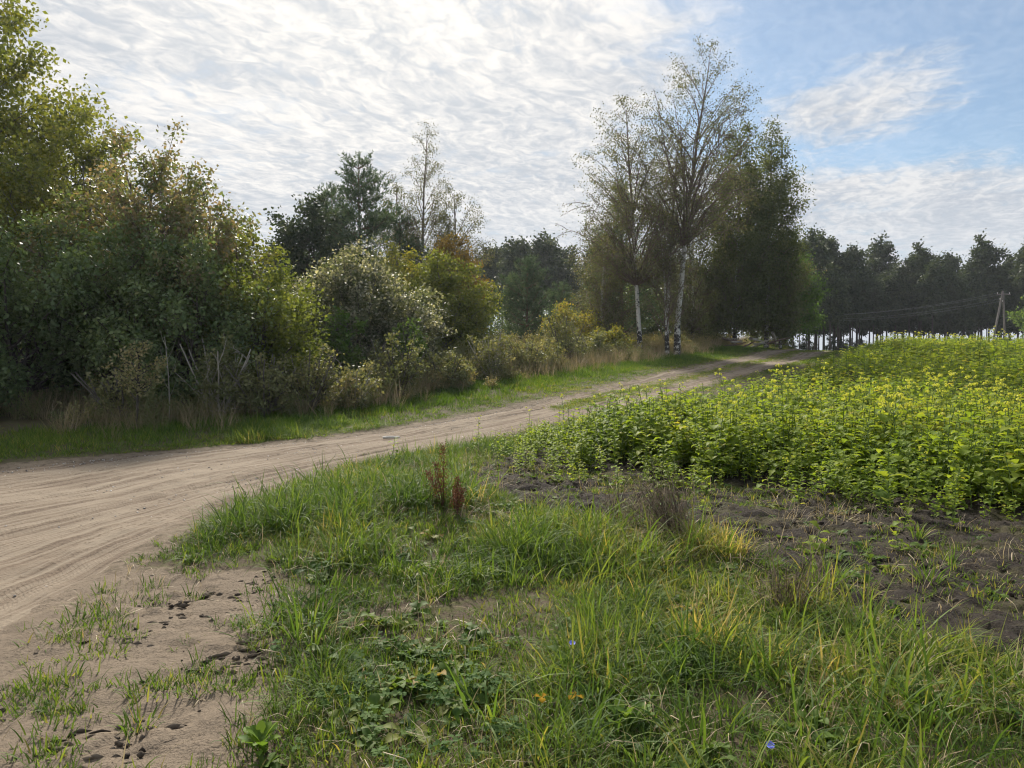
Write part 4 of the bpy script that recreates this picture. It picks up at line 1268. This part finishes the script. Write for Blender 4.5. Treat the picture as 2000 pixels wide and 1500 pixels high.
def mustard(seed, H, nleaf, lsize, flowers, split=False):
    r = random.Random(seed)
    stem, leaf, flow = MB(), MB(), MB()
    single = []
    lx, ly = r.gauss(0, 0.05), r.gauss(0, 0.05)
    path = bez(np.array([0, 0, -0.03]), np.array([0, 0, H * 0.5]), np.array([lx, ly, H]), 5)
    stem.tube(path, np.linspace(0.007, 0.003, 5), 4)
    for i in range(nleaf):
        f = (i + 0.6) / nleaf
        f = 0.12 + 0.86 * f
        p = np.array([np.interp(f, np.linspace(0, 1, 5), path[:, c]) for c in range(3)])
        az = i * 2.4 + r.uniform(-0.5, 0.5)
        L = lsize * (1.15 - 0.55 * f) * r.uniform(0.7, 1.25)
        if split:
            leaf = MB()
            single.append(leaf)
        lobed_leaf(leaf, p, az, L, r.uniform(0.2, 0.8), r.uniform(0.4, 1.5), min(1, max(0, r.gauss(0.35, 0.18) + (0.25 if f > 0.7 else 0) + (0.35 if f < 0.25 and r.random() < 0.5 else 0))), 0)
    tips = [(path[-1], 1.0)]
    if flowers:
        for k in range(r.randint(1, 3)):
            p0 = path[3] * 0.5 + path[4] * 0.5
            a = r.uniform(0, 6.28)
            e = p0 + np.array([math.cos(a) * 0.09, math.sin(a) * 0.09, r.uniform(0.08, 0.2)])
            stem.tube(np.array([p0, (p0 + e) / 2 + np.array([0.02 * math.cos(a), 0.02 * math.sin(a), -0.01]), e]), [0.003, 0.0025, 0.002], 3)
            tips.append((e, 0.8))
        for tpt, s in tips:
            n = r.randint(9, 15)
            for _ in range(n):
                d = unit(np.array([r.gauss(0, 1), r.gauss(0, 1), r.gauss(0.5, 0.6)]))
                p = tpt + d * 0.022 * s * r.uniform(0.6, 1.4)
                n1 = unit(np.cross(d, [0.3, 0.5, 0.8]))
                n2 = np.cross(d, n1)
                sz = 0.0085
                for u_, w_ in ((n1, n2), (n2, n1)):
                    flow.add([p - u_ * sz - w_ * sz * 0.45, p + u_ * sz - w_ * sz * 0.45, p + u_ * sz + w_ * sz * 0.45 + d * 0.003, p - u_ * sz + w_ * sz * 0.45 + d * 0.003], [(0, 1, 2, 3)], None, r.random(), 0)
    return stem, (single if split else leaf), flow


def crop_src(seed, *a):
    st, lf, fl = mustard(seed, *a)
    mb = MB()
    for k, q in enumerate((st, lf, fl)):
        if q.n:
            mb.add(np.concatenate(q.v), np.concatenate(q.q), None, np.concatenate(q.tone), k)
    return obj('mustard', mb.mesh('mustard', [M_mstem, M_mleafi, M_mflow]), link=False)


crop_leafy = [crop_src(500 + k, 0.48 + 0.06 * k, (14, 11, 16, 12)[k], (0.145, 0.175, 0.115, 0.135)[k], False) for k in range(4)]
crop_flower = [crop_src(520 + k, 0.64 + 0.06 * k, 10, 0.14, True) for k in range(4)]


def d_crop(x, y):
    e = fbm(x, y, 0.9, 3, 111)
    return sstep(-sd_crop(x, y) + 2.2 * (e - 0.5), -0.35, 1.0) * visible(x, y, 2.5)


x1, y1 = rand_pts(6600, -1, 14, 5.4, 16, d_crop)
x2, y2 = rand_pts(12500, 0, 42, 16, 57, d_crop)
x, y = np.concatenate([x1, x2]), np.concatenate([y1, y2])
n = len(x)
fl = rng.random(n) < np.clip(0.02 + 0.5 * sstep(fbm(x, y, 3.5, 3, 113), 0.47, 0.62) * sstep(y, 9, 13), 0, 0.13) * sstep(70 - y, 0, 60)
tn = np.clip(0.36 + 0.45 * (fbm(x, y, 2.5, 3, 115)) + rng.normal(0, 0.1, n), 0, 1)
sz = (0.55 + 0.75 * fbm(x, y, 1.6, 4, 117)) * rng.uniform(0.7, 1.25, n) * (0.42 + 0.58 * sstep(-sd_crop(x, y), -0.1, 1.9)) * (1.22 + 0.06 * sstep(y, 14, 30))
P = np.stack([x, y, soil_z(x, y)], 1)
rot = np.stack([rng.normal(0, 0.1, n), rng.normal(0, 0.1, n), rng.uniform(0, 6.28, n)], 1)
scl = np.stack([sz * (1 + 0.5 * sstep(y, 16, 30)), sz * (1 + 0.5 * sstep(y, 16, 30)), sz], 1)
for m_, src, nm, lb in ((~fl, crop_leafy, 'mustard_crop', 'dense leafy green mustard crop filling the field'), (fl, crop_flower, 'flowering_mustard', 'mustard with yellow blossom standing above the leafy crop')):
    scatter(nm, src, P[m_], rot[m_], scl[m_], rng.integers(0, 4, int(m_.sum())), tn[m_], lb)

# single mustard plants that stand out at the edge of the crop and on the soil
PLANT_MESH = {}


def mustard_thing(label, x, y, s, kind, rz, group, name='mustard_plant'):
    if kind not in PLANT_MESH:
        spec = {'big': (600, 0.62, 16, 0.19, False), 'mid': (601, 0.48, 12, 0.15, False), 'seed': (602, 0.20, 8, 0.14, False), 'flower': (603, 0.80, 12, 0.13, True)}[kind]
        st, lf, fl_ = mustard(*spec, True)
        PLANT_MESH[kind] = [(nm, q.mesh(nm, [mt])) for nm, q, mt in [('stem', st, M_mstem)] + [('leaf', q, M_mleaf) for q in lf] + [('blossom', fl_, M_mflow)] if q.n]
    e = bpy.data.objects.new(name, None)
    COL.objects.link(e)
    e.location = (x, y, float(soil_z(np.array([x]), np.array([y]))[0]) + (0.03 if sd_field(np.array([x]), np.array([y]))[0] > 0 else 0))
    e.rotation_euler = (0, 0, rz)
    e.scale = (s, s, s)
    tag(e, label, 'plant', group)
    for nm, m in PLANT_MESH[kind]:
        obj(nm, m, e)


GS = 'mustard plants standing out from the crop'
singles = [(2.5, 9.5, 1.0, 'big', 'big leafy mustard plant at the front left corner of the dense crop'),
           (3.75, 7.6, 1.15, 'big', 'largest broad-leaved mustard plant at the front of the crop'),
           (4.75, 6.75, 1.0, 'big', 'broad-leaved mustard plant at the right edge of the picture'),
           (3.45, 8.4, 0.9, 'mid', 'mustard plant behind the largest broad-leaved plant'),
           (1.25, 9.0, 0.75, 'mid', 'single small mustard plant on the weedy soil left of the crop'),
           (1.55, 8.35, 0.8, 'seed', 'mustard seedling on bare soil below the small single plant'),
           (2.45, 6.15, 1.1, 'seed', 'yellow-green mustard seedling on the bare soil above the bright grass tuft'),
           (3.1, 6.1, 0.75, 'seed', 'tiny mustard seedling in the middle of the bare soil'),
           (2.2, 8.6, 1.0, 'seed', 'mustard seedling at the left end of the dark bare strip'),
           (2.9, 8.7, 1.1, 'seed', 'mustard seedling in the middle of the dark bare strip'),
           (-0.55, 11.9, 0.7, 'mid', 'lone mustard plant beside the sandy road edge'),
           (-1.7, 10.9, 0.75, 'mid', 'lone dark green plant at the grassy road edge'),
           (0.9, 13.0, 1.0, 'flower', 'leftmost of the tall flowering mustard plants beside the road'),
           (1.45, 13.3, 1.0, 'flower', 'second tall flowering mustard plant from the left beside the road'),
           (1.9, 13.8, 1.1, 'flower', 'third tall flowering mustard plant from the left beside the road'),
           (2.5, 14.2, 1.05, 'flower', 'fourth tall flowering mustard plant from the left beside the road'),
           (3.3, 14.8, 1.05, 'flower', 'fifth tall flowering mustard plant from the left beside the road')]
singles += [(4.0, 6.9, 0.7, 'mid', 'middling mustard plant between the largest plant and the one at the right edge'),
            (3.0, 8.0, 0.7, 'mid', 'middling mustard plant at the left of the largest broad-leaved plant'),
            (4.4, 6.2, 0.8, 'seed', 'mustard seedling on soil near the right edge'),
            (3.55, 6.9, 0.9, 'seed', 'mustard seedling on soil just before the largest plant'),
            (0.55, 9.6, 0.8, 'seed', 'mustard seedling in weeds at the left tip of the soil'),
            (1.95, 7.7, 0.6, 'seed', 'tiny mustard seedling on soil behind the dead weed heap'),
            (0.2, 10.6, 0.6, 'mid', 'short mustard plant in the weeds below the crop corner'),
            (-0.1, 11.3, 0.65, 'mid', 'short mustard plant near the road before the crop corner')]
for k, (x, y, s, kd, lb) in enumerate(singles):
    mustard_thing(lb, x, y, s, kd, k * 1.7, GS)

# ------------------------------------------------------------------ single tufts and weeds in the foreground
G_LUSH1 = leaf_mat('grass_single', [(0.0, (0.06, 0.12, 0.025)), (0.5, (0.11, 0.19, 0.035)), (0.85, (0.17, 0.22, 0.05)), (1.0, (0.32, 0.26, 0.10))], False, 0.45, 0.6, 0.12)


def tuft(seed, nb, hlo, hhi, w, spread):
    r = random.Random(seed)
    mb = MB()
    for _ in range(nb):
        a, d = r.uniform(0, 6.28), spread * math.sqrt(r.random())
        blade(mb, (d * math.cos(a), d * math.sin(a), -0.02), a + r.gauss(0, 0.6), r.uniform(hlo, hhi), w * r.uniform(0.7, 1.2), r.uniform(0.05, 0.6), abs(r.gauss(0.8, 0.4)), r.uniform(0.2, 0.85) if r.random() > 0.08 else 1.0, 5, 0, r.gauss(0, 0.4))
    return mb


tufts = [(2.17, 5.25, 80, 0.34, 0.13, 'dense bright green grass tuft on the bare soil'), (2.95, 5.35, 34, 0.26, 0.08, 'smaller grass tuft right of the dense bright tuft'),
         (3.5, 6.55, 26, 0.26, 0.06, 'upright grass tuft on the far part of the bare soil'), (3.75, 4.95, 55, 0.32, 0.14, 'spreading grass tuft on the soil at the right edge'),
         (3.3, 5.75, 18, 0.22, 0.06, 'thin grass tuft in the middle of the dark soil'), (-1.15, 4.35, 40, 0.30, 0.10, 'broad-bladed light green grass tuft beside the trampled sand'),
         (-1.6, 3.25, 30, 0.12, 0.09, 'small leafy tuft on the sand at the bottom'), (-0.35, 12.5, 14, 0.42, 0.04, 'tall thin grass tuft at the road edge before the crop'),
         (-1.45, 11.9, 10, 0.35, 0.04, 'thin grass stalks at the road edge left of the crop'), (4.35, 6.1, 24, 0.34, 0.07, 'tall grass tuft below the plant at the right edge')]
for k, (x, y, nb, h, sp, lb) in enumerate(tufts):
    o = obj('grass_tuft', tuft(700 + k, nb, h * 0.5, h * 1.15, 0.0085, sp).mesh('grass_tuft', [G_LUSH1]), None, (x, y, max(ground_z(x, y) - 0.0, float(soil_z(np.array([x]), np.array([y]))[0]) if sd_field(np.array([x]), np.array([y]))[0] < 0 else -9)))
    tag(o, lb, 'grass tuft', 'grass tufts standing alone')

M_rust = leaf_mat('rusty_seed', [(0.0, (0.09, 0.045, 0.025)), (1.0, (0.24, 0.11, 0.06))], False, 0.2, 0.7, 0.1, (1.1, 1, 0.8))
B_rust = plain_mat('rusty_stalk', (0.10, 0.055, 0.035), 0.8)


def dock(seed, H, n):
    r = np.random.default_rng(seed)
    st, sd = MB(), MB()
    for k in range(3):
        a = r.uniform(0, 6.28)
        hk = H * (1, 0.75, 0.62)[k]
        e = np.array([math.cos(a) * 0.09 * k, math.sin(a) * 0.09 * k, hk])
        pth = bez(np.array([0, 0, -0.02]), np.array([e[0] * 0.3, e[1] * 0.3, hk * 0.5]), e, 7)
        st.tube(pth, np.linspace(0.006, 0.002, 7), 4)
        f = r.uniform(0.35, 1.0, n)
        pos = np.stack([np.interp(f, np.linspace(0, 1, 7), pth[:, c]) for c in range(3)], 1)
        w = (1.05 - f)[:, None]
        pos = pos + r.normal(0, 0.035, (n, 3)) * (0.35 + w)
        sd.leaves(pos, unit(r.normal(0, 1, (n, 3))), unit(r.normal(0, 1, (n, 3))), 0.016, 0.012, r.random(n))
    return st, sd


for x, y, H, lb in ((-0.64, 7.1, 0.60, 'rusty brown dried dock stalk standing on the grass bank'), (-0.5, 6.95, 0.34, 'shorter rusty dock stalk right of the tall one')):
    e = bpy.data.objects.new('dock_stalk', None)
    COL.objects.link(e)
    e.location = (x, y, ground_z(x, y))
    tag(e, lb, 'weed', 'dried dock stalks')
    st, sd = dock(int(H * 100), H, 330)
    obj('stalk', st.mesh('stalk', [B_rust]), e)
    obj('seed_head', sd.mesh('seed_head', [M_rust]), e)

# grey dead weed clump in the ridge
M_dead = leaf_mat('dead_weed', [(0.0, (0.080, 0.063, 0.049)), (0.6, (0.240, 0.188, 0.135)), (1.0, (0.448, 0.352, 0.257))], False, 0.15, 0.8, 0.1, (1, 1, 0.9))


def dead_bundle(seed, n, H, lean):
    r = np.random.default_rng(seed)
    mb = MB()
    for k in range(n):
        a = r.uniform(0, 6.28)
        b = np.array([math.cos(a), math.sin(a), 0]) * r.uniform(0, 0.12)
        e = b * 2.2 + np.array([lean[0], lean[1], 1.0]) * H * r.uniform(0.5, 1.1) + r.normal(0, 0.09, 3)
        c = (b + e) / 2 + r.normal(0, 0.06, 3)
        mb.tube(bez(b, c, e, 6), np.linspace(0.004, 0.0015, 6), 3, r.random())
        for j in range(3):
            f = r.uniform(0.3, 0.95)
            p = (1 - f) * b + f * e
            mb.tube(np.array([p, p + r.normal(0, 0.05, 3), p + r.normal(0, 0.09, 3) - np.array([0, 0, 0.04])]), [0.002, 0.0015, 0.001], 3, r.random())
    return mb


for k, (x, y, n, H, ln, lb) in enumerate(((1.38, 6.35, 90, 0.52, (-0.35, 0.1), 'dark heap of dead grey weed stalks leaning on the ridge'), (0.95, 6.75, 45, 0.36, (0.2, 0.1), 'smaller dead weed clump left of the dark heap'), (1.72, 4.75, 50, 0.36, (0.25, 0.0), 'withered brown weed clump in the grass before the soil'))):
    tag(obj('dead_weeds', dead_bundle(720 + k, n, H, ln).mesh('dead_weeds', [M_dead]), None, (x, y, ground_z(x, y) - 0.02)), lb, 'dead weeds', 'dead weed clumps')

# broad-leaved rosette, chicory flowers, yellow leaves
M_ros = leaf_mat('rosette_leaf', [(0.0, (0.08, 0.16, 0.03)), (1.0, (0.18, 0.27, 0.05))], False, 0.45, 0.6, 0.12)
for k, (x, y, s, lb) in enumerate(((0.50, 3.2, 0.125, 'broad-leaved light green rosette in the grass at the bottom'), (-1.0, 2.98, 0.11, 'small leafy rosette at the bottom edge beside the sand'))):
    r = random.Random(740 + k)
    e = bpy.data.objects.new('leaf_rosette', None)
    COL.objects.link(e)
    e.location = (x, y, ground_z(x, y) + 0.03)
    tag(e, lb, 'plant', 'leaf rosettes')
    for j in range(22):
        mb = MB()
        lobed_leaf(mb, (r.gauss(0, 0.02), r.gauss(0, 0.02), 0), j * 2.4, s * r.uniform(0.7, 1.1), r.uniform(0.7, 1.35), r.uniform(0.3, 1.0), r.random(), 0, 0.5)
        obj('leaf', mb.mesh('leaf', [M_ros]), e)
M_blue = plain_mat('chicory_petal', (0.22, 0.25, 0.75), 0.6)
for x, y, z, lb in ((0.31, 3.95, 0.12, 'blue chicory flower in the grass left of the bright grass'), (1.01, 2.98, 0.09, 'blue chicory flower at the bottom edge of the picture')):
    e = bpy.data.objects.new('chicory_flower', None)
    COL.objects.link(e)
    e.location = (x, y, ground_z(x, y))
    tag(e, lb, 'flower', 'blue chicory flowers')
    mb = MB()
    mb.tube(np.array([[0, 0, 0], [0.01, 0, z * 0.5], [0, 0, z]]), [0.002, 0.002, 0.0015], 4)
    obj('stem', mb.mesh('stem', [M_mstem]), e)
    mb = MB()
    for ring, nn, L in ((0, 14, 0.018), (1, 9, 0.012)):
        for j in range(nn):
            a = j * 2 * PI / nn + ring
            d = np.array([math.cos(a), math.sin(a) , 0.35 + 0.4 * ring])
            d = unit(d)
            sd = np.array([-math.sin(a), math.cos(a), 0])
            b = np.array([0, 0, z])
            mb.add([b - sd * 0.0012, b + sd * 0.0012, b + d * L + sd * 0.0032, b + d * L - sd * 0.0032], [(0, 1, 2, 3)])
    fl_o = obj('petals', mb.mesh('petals', [M_blue]), e)
    fl_o.rotation_euler = (rad(25), 0, 0)

M_clover = leaf_mat('clover', [(0.0, (0.05, 0.11, 0.03)), (1.0, (0.12, 0.19, 0.06))], True, 0.4, 0.7, 0.06, jitter=0.8)


def clover_src(seed):
    r = np.random.default_rng(seed)
    mb = MB()
    for k in range(9):
        a, d = r.uniform(0, 6.28), r.uniform(0, 0.07)
        c = np.array([math.cos(a) * d, math.sin(a) * d, r.uniform(0.04, 0.09)])
        t = r.random()
        for j in range(3):
            az = j * 2.094 + a
            u_ = unit(np.array([math.cos(az), math.sin(az), r.normal(0.05, 0.2)]))
            s_ = np.array([-math.sin(az), math.cos(az), r.normal(0, 0.15)])
            L = 0.018
            mb.add([c, c + u_ * L * 0.6 + s_ * L * 0.5, c + u_ * L * 1.1 + s_ * L * 0.25, c + u_ * L * 1.0, c + u_ * L * 1.1 - s_ * L * 0.25, c + u_ * L * 0.6 - s_ * L * 0.5], [(0, 1, 2, 3), (0, 3, 4, 5)], None, t)
    return obj('clover', mb.mesh('clover', [M_clover]), link=False)


clov = [clover_src(750 + k) for k in range(3)]
x, y = rand_pts(2600, -2, 3, 2, 7, lambda x, y: np.clip(g2(x, y, -0.45, 3.5, 0.45, 0.5) + 0.5 * g2(x, y, -0.7, 4.3, 0.25, 0.3) + 0.35 * g2(x, y, 0.1, 5.6, 0.5, 0.3) + 0.03, 0, 1) * d_lush(x, y))
put('clover', clov, x, y, height(x, y), 0.7, 1.3, rng.uniform(0.1, 0.9, len(x)), 'clover leaves among the foreground grass', tilt=0.2)

M_herb = leaf_mat('herb_leaf', [(0.0, (0.05, 0.10, 0.025)), (0.6, (0.12, 0.185, 0.04)), (0.9, (0.20, 0.22, 0.05)), (1.0, (0.34, 0.24, 0.08))], True, 0.42, 0.6, 0.1, jitter=0.5)


def herb_src(seed):
    r = random.Random(seed)
    mb = MB()
    for j in range(9):
        lobed_leaf(mb, (r.gauss(0, 0.015), r.gauss(0, 0.015), 0), j * 2.4 + r.random(), r.uniform(0.05, 0.12), r.uniform(0.2, 1.1), r.uniform(0.3, 1.4), r.random(), 0, r.uniform(0.45, 0.8))
    return obj('herb', mb.mesh('herb', [M_herb]), link=False)


herbs = [herb_src(770 + k) for k in range(4)]
x, y = rand_pts(6500, -2.8, 5, 2.0, 11, lambda x, y: (0.05 + 0.6 * sstep(fbm(x, y, 0.6, 3, 121), 0.50, 0.64)) * np.maximum(d_lush(x, y), 0.25 * (sd_field(x, y) < 0) * (sd_crop(x, y) > 0)))
put('low_herbs', herbs, x, y, np.where(sd_field(x, y) < 0, soil_z(x, y), height(x, y) + 0.01), 0.5, 1.25, np.clip(rng.normal(0.5, 0.2, len(x)), 0, 1), 'low broad-leaved weeds mixed into the grass', tilt=0.2)

# ------------------------------------------------------------------ stones, clods, road litter
def stone_src(seed, mat):
    r = np.random.default_rng(seed)
    v = np.array([[1, 0, 0], [0, 1, 0], [-1, 0, 0], [0, -1, 0], [0, 0, 0.7], [0, 0, -0.5], [0.7, 0.7, 0.2], [-0.7, 0.7, 0.3], [-0.7, -0.7, 0.2], [0.7, -0.7, 0.25]], float)
    v *= r.uniform(0.7, 1.2, v.shape)
    rim = [0, 6, 1, 7, 2, 8, 3, 9]
    t = [(rim[i], rim[(i + 1) % 8], 4) for i in range(8)] + [(rim[(i + 1) % 8], rim[i], 5) for i in range(8)]
    return obj('stone', new_mesh('stone', v, None, t, np.full(10, r.random()), [mat]), link=False)


M_stone = leaf_mat('gravel', [(0.0, (0.22, 0.19, 0.165)), (1.0, (0.55, 0.52, 0.49))], True, 0.0, 0.8, 0.2, jitter=0.4)
M_clod = leaf_mat('soil_clod', [(0.0, (0.045, 0.036, 0.029)), (1.0, (0.25, 0.20, 0.15))], True, 0.0, 0.95, 0.1, jitter=0.4)
stones = [stone_src(800 + k, M_stone) for k in range(3)]
clods = [stone_src(810 + k, M_clod) for k in range(3)]
nm = 2600
ii = np.clip((rng.beta(2, 2, nm) * 150 + 25).astype(int), 0, 259)
uu = np.where(rng.random(nm) < 0.6, np.abs(rng.normal(0.04, 0.06, nm)), rng.uniform(0, 1, nm))
x = RL[ii, 0] * (1 - uu) + RR[ii, 0] * uu + rng.normal(0, 0.12, nm)
y = RL[ii, 1] * (1 - uu) + RR[ii, 1] * uu + rng.normal(0, 0.12, nm)
put('gravel', stones, x, y, height(x, y) - 0.014, 0.004, 0.017, rng.random(nm), 'pale gravel scattered along the far edge of the road', tilt=0.4)
x, y = rand_pts(26000, -3.2, 6.5, 2.2, 9.5, lambda x, y: np.clip(0.5 * g2(x, y, -1.35, 4.15, 0.5, 0.42) + 0.5 * g2(x, y, -2.15, 4.9, 0.3, 0.5) + 0.4 * g2(x, y, -1.7, 3.1, 0.7, 0.4) + 0.03 * (sand_mask(x, y) > 0.4), 0, 1) * (sd_field(x, y) > 0))
put('sand_clods', clods, x, y, height(x, y) - 0.003, 0.003, 0.022, np.clip(rng.normal(0.35, 0.2, len(x)), 0, 1), 'dark earth clods trampled into the sand', tilt=0.5, power=4.0)
x, y = rand_pts(15000, -1.2, 7, 3.3, 10.5, lambda x, y: (sd_field(x, y) < 0) * (sd_crop(x, y) > -0.5) * 0.5)
put('soil_clods', clods, x, y, soil_z(x, y) + 0.006, 0.005, 0.034, np.clip(rng.normal(0.02, 0.08, len(x)), 0, 1), 'dark clods on the bare field soil', tilt=0.5, power=4.0)
# rows of earth lugs pressed out of a tractor tyre
lx, ly, la = [], [], []
for cx, cy, nr, nc, dr in ((-1.38, 4.12, 14, 9, 0.045), (-2.1, 4.55, 16, 5, 0.05), (-1.95, 5.15, 10, 5, 0.06), (-1.95, 2.95, 12, 9, 0.05)):
    for i in range(nr):
        for j in range(nc):
            if rng.random() < 0.8:
                lx.append(cx + (j - nc / 2) * 0.075 + 0.03 * (i % 2) + rng.normal(0, 0.025) + 0.03 * i)
                ly.append(cy + (i - nr / 2) * dr + rng.normal(0, 0.018))
                la.append(rng.normal(0.1, 0.28))
lx, ly = np.array(lx), np.array(ly)
nn = len(lx)
scatter('tyre_lugs', clods, np.stack([lx, ly, height(lx, ly) - 0.004], 1), np.stack([rng.normal(0, 0.15, nn), rng.normal(0, 0.15, nn), np.array(la)], 1),
        np.stack([0.014 + 0.045 * rng.random(nn) ** 1.5, rng.uniform(0.010, 0.02, nn), rng.uniform(0.012, 0.028, nn)], 1), rng.integers(0, 3, nn), np.clip(rng.normal(0.42, 0.22, nn), 0, 1), 'dark lumps of earth left in rows by a tractor tyre')
# pale stick lying on the road
mb = MB()
mb.tube(bez(np.array([-0.15, 0, 0]), np.array([0, 0.03, 0.01]), np.array([0.15, 0.02, 0.0]), 6), [0.022, 0.027, 0.025, 0.026, 0.022, 0.016], 7)
mb.tube(np.array([[0.05, 0.02, 0.01], [0.1, 0.07, 0.02], [0.13, 0.10, 0.02]]), [0.012, 0.009, 0.006], 5)
tag(obj('wood_stick', mb.mesh('wood_stick', [plain_mat('bleached_wood', (0.55, 0.52, 0.47))], True), None, (-2.15, 13.6, ground_z(-2.15, 13.6) + 0.02)), 'short pale bleached stick lying on the dirt road', 'stick')
M_yl = leaf_mat('fallen_leaf', [(0.0, (0.28, 0.17, 0.015)), (1.0, (0.36, 0.22, 0.02))], False, 0.3, 0.8, 0.02, (1.1, 1.0, 0.5))
for x, y, lb in ((0.13, 3.28, 'yellow withered leaf lying in the clover at the bottom'), (0.28, 3.3, 'second yellow leaf right beside the first one')):
    mb = MB()
    for j in range(3):
        lobed_leaf(mb, (0, 0, 0), j * 1.9 + x * 7, 0.045, 0.3, 0.9, 0.3 * j, 0)
    tag(obj('fallen_leaf', mb.mesh('fallen_leaf', [M_yl]), None, (x, y, ground_z(x, y) + 0.11)), lb, 'leaf', 'fallen yellow leaves')

# heap of cut branches under the birches
e = bpy.data.objects.new('branch_heap', None)
COL.objects.link(e)
e.location = (14.1, 44.0, ground_z(14.1, 44.0))
tag(e, 'grey heap of cut branches and logs under the dark birches', 'wood heap')
r = np.random.default_rng(9)
for k in range(16):
    L = r.uniform(0.7, 1.7)
    a = r.normal(0.15, 0.5)
    c = np.array([r.normal(0, 0.8), r.normal(0, 0.25), 0.12 + 0.5 * r.random() * math.exp(-k * 0.02)])
    d = np.array([math.cos(a), math.sin(a), r.normal(-0.05, 0.25)])
    mb = MB()
    mb.tube(bez(c - d * L / 2, c + r.normal(0, 0.08, 3), c + d * L / 2, 5), np.linspace(r.uniform(0.04, 0.09), 0.025, 5), 6)
    obj('log', mb.mesh('log', [B_pale if k % 3 else B_red], True), e)

# utility pole with a strut, and its wires
M_pole = bark_mat('pole_wood', (0.13, 0.115, 0.10), (0.27, 0.245, 0.22), (6, 6, 1.5))
M_wire = plain_mat('wire', (0.16, 0.17, 0.19), 0.5)
M_ins = plain_mat('insulator', (0.55, 0.53, 0.50), 0.3)
px, py = 47.0, 74.0
gz = ground_z(px, py)
e = bpy.data.objects.new('utility_pole', None)
COL.objects.link(e)
e.location = (px, py, gz)
tag(e, 'old wooden A-shaped utility pole at the right beyond the field', 'utility pole')
ptop = 7.35 - gz
mb = MB()
mb.tube(np.array([[-1.05, 0, -0.3], [-0.5, 0, ptop * 0.5], [0.1, 0, ptop]]), [0.11, 0.10, 0.085], 10)
obj('pole', mb.mesh('pole', [M_pole], True), e)
mb = MB()
mb.tube(np.array([[0.85, 0.5, -0.3], [0.5, 0.25, ptop * 0.5], [0.16, 0.03, ptop - 0.15]]), [0.10, 0.09, 0.08], 10)
obj('strut', mb.mesh('strut', [M_pole], True), e)
mb = MB()
mb.tube(np.array([[-0.55, -0.12, ptop - 0.35], [0.1, -0.14, ptop - 0.3], [0.75, -0.12, ptop - 0.35]]), [0.05, 0.05, 0.05], 6)
crossarm = obj('crossarm', mb.mesh('crossarm', [M_pole], True), e)
wire_at = [(-0.5, ptop - 0.2), (0.65, ptop - 0.2), (-0.25, ptop - 0.75), (0.0, ptop - 0.95)]
for k, (ax, az) in enumerate(wire_at):
    mb = MB()
    mb.tube(np.array([[ax, -0.14, az - 0.1], [ax, -0.14, az], [ax, -0.14, az + 0.06]]), [0.02, 0.045, 0.03], 8)
    obj('insulator', mb.mesh('insulator', [M_ins], True), crossarm if k < 2 else e)
for k, (ax, az) in enumerate(wire_at):
    A = np.array([px + ax, py - 0.14, gz + az])
    Bp = np.array([35.5 + 0.2 * k, 92.0, 5.5 + 0.9 * (az - ptop) + 0.55])
    t = np.linspace(0, 1, 24)[:, None]
    pth = A * (1 - t) + Bp * t
    pth[:, 2] -= 4 * 0.55 * (t * (1 - t))[:, 0]
    mb = MB()
    mb.tube(pth, 0.008, 4)
    tag(obj('power_wire', mb.mesh('power_wire', [M_wire])), ('upper front wire', 'upper rear wire', 'third wire from the top', 'lowest wire')[k] + ' running left from the utility pole', 'wire', 'wires of the power line')

# ------------------------------------------------------------------ thin autumn haze
hm, T = new_mat('haze')
ho = T.n('ShaderNodeOutputMaterial')
vol = T.n('ShaderNodeVolumePrincipled')
vol.inputs['Color'].default_value = (0.86, 0.92, 1.0, 1)
vol.inputs['Density'].default_value = 0.0003
vol.inputs['Anisotropy'].default_value = 0.35
T.l(vol.outputs[0], ho.inputs['Volume'])
hx, hy0, hy1, hz0, hz1 = 140.0, -40.0, 200.0, -3.5, 21.0
hv = [(-hx, hy0, hz0), (hx, hy0, hz0), (hx, hy1, hz0), (-hx, hy1, hz0), (-hx, hy0, hz1), (hx, hy0, hz1), (hx, hy1, hz1), (-hx, hy1, hz1)]
hq = [(3, 2, 1, 0), (4, 5, 6, 7), (0, 1, 5, 4), (1, 2, 6, 5), (2, 3, 7, 6), (3, 0, 4, 7)]
tag(obj('haze', new_mesh('haze', hv, hq, None, None, [hm])), 'thin pale autumn haze in the air', None, None, 'stuff')
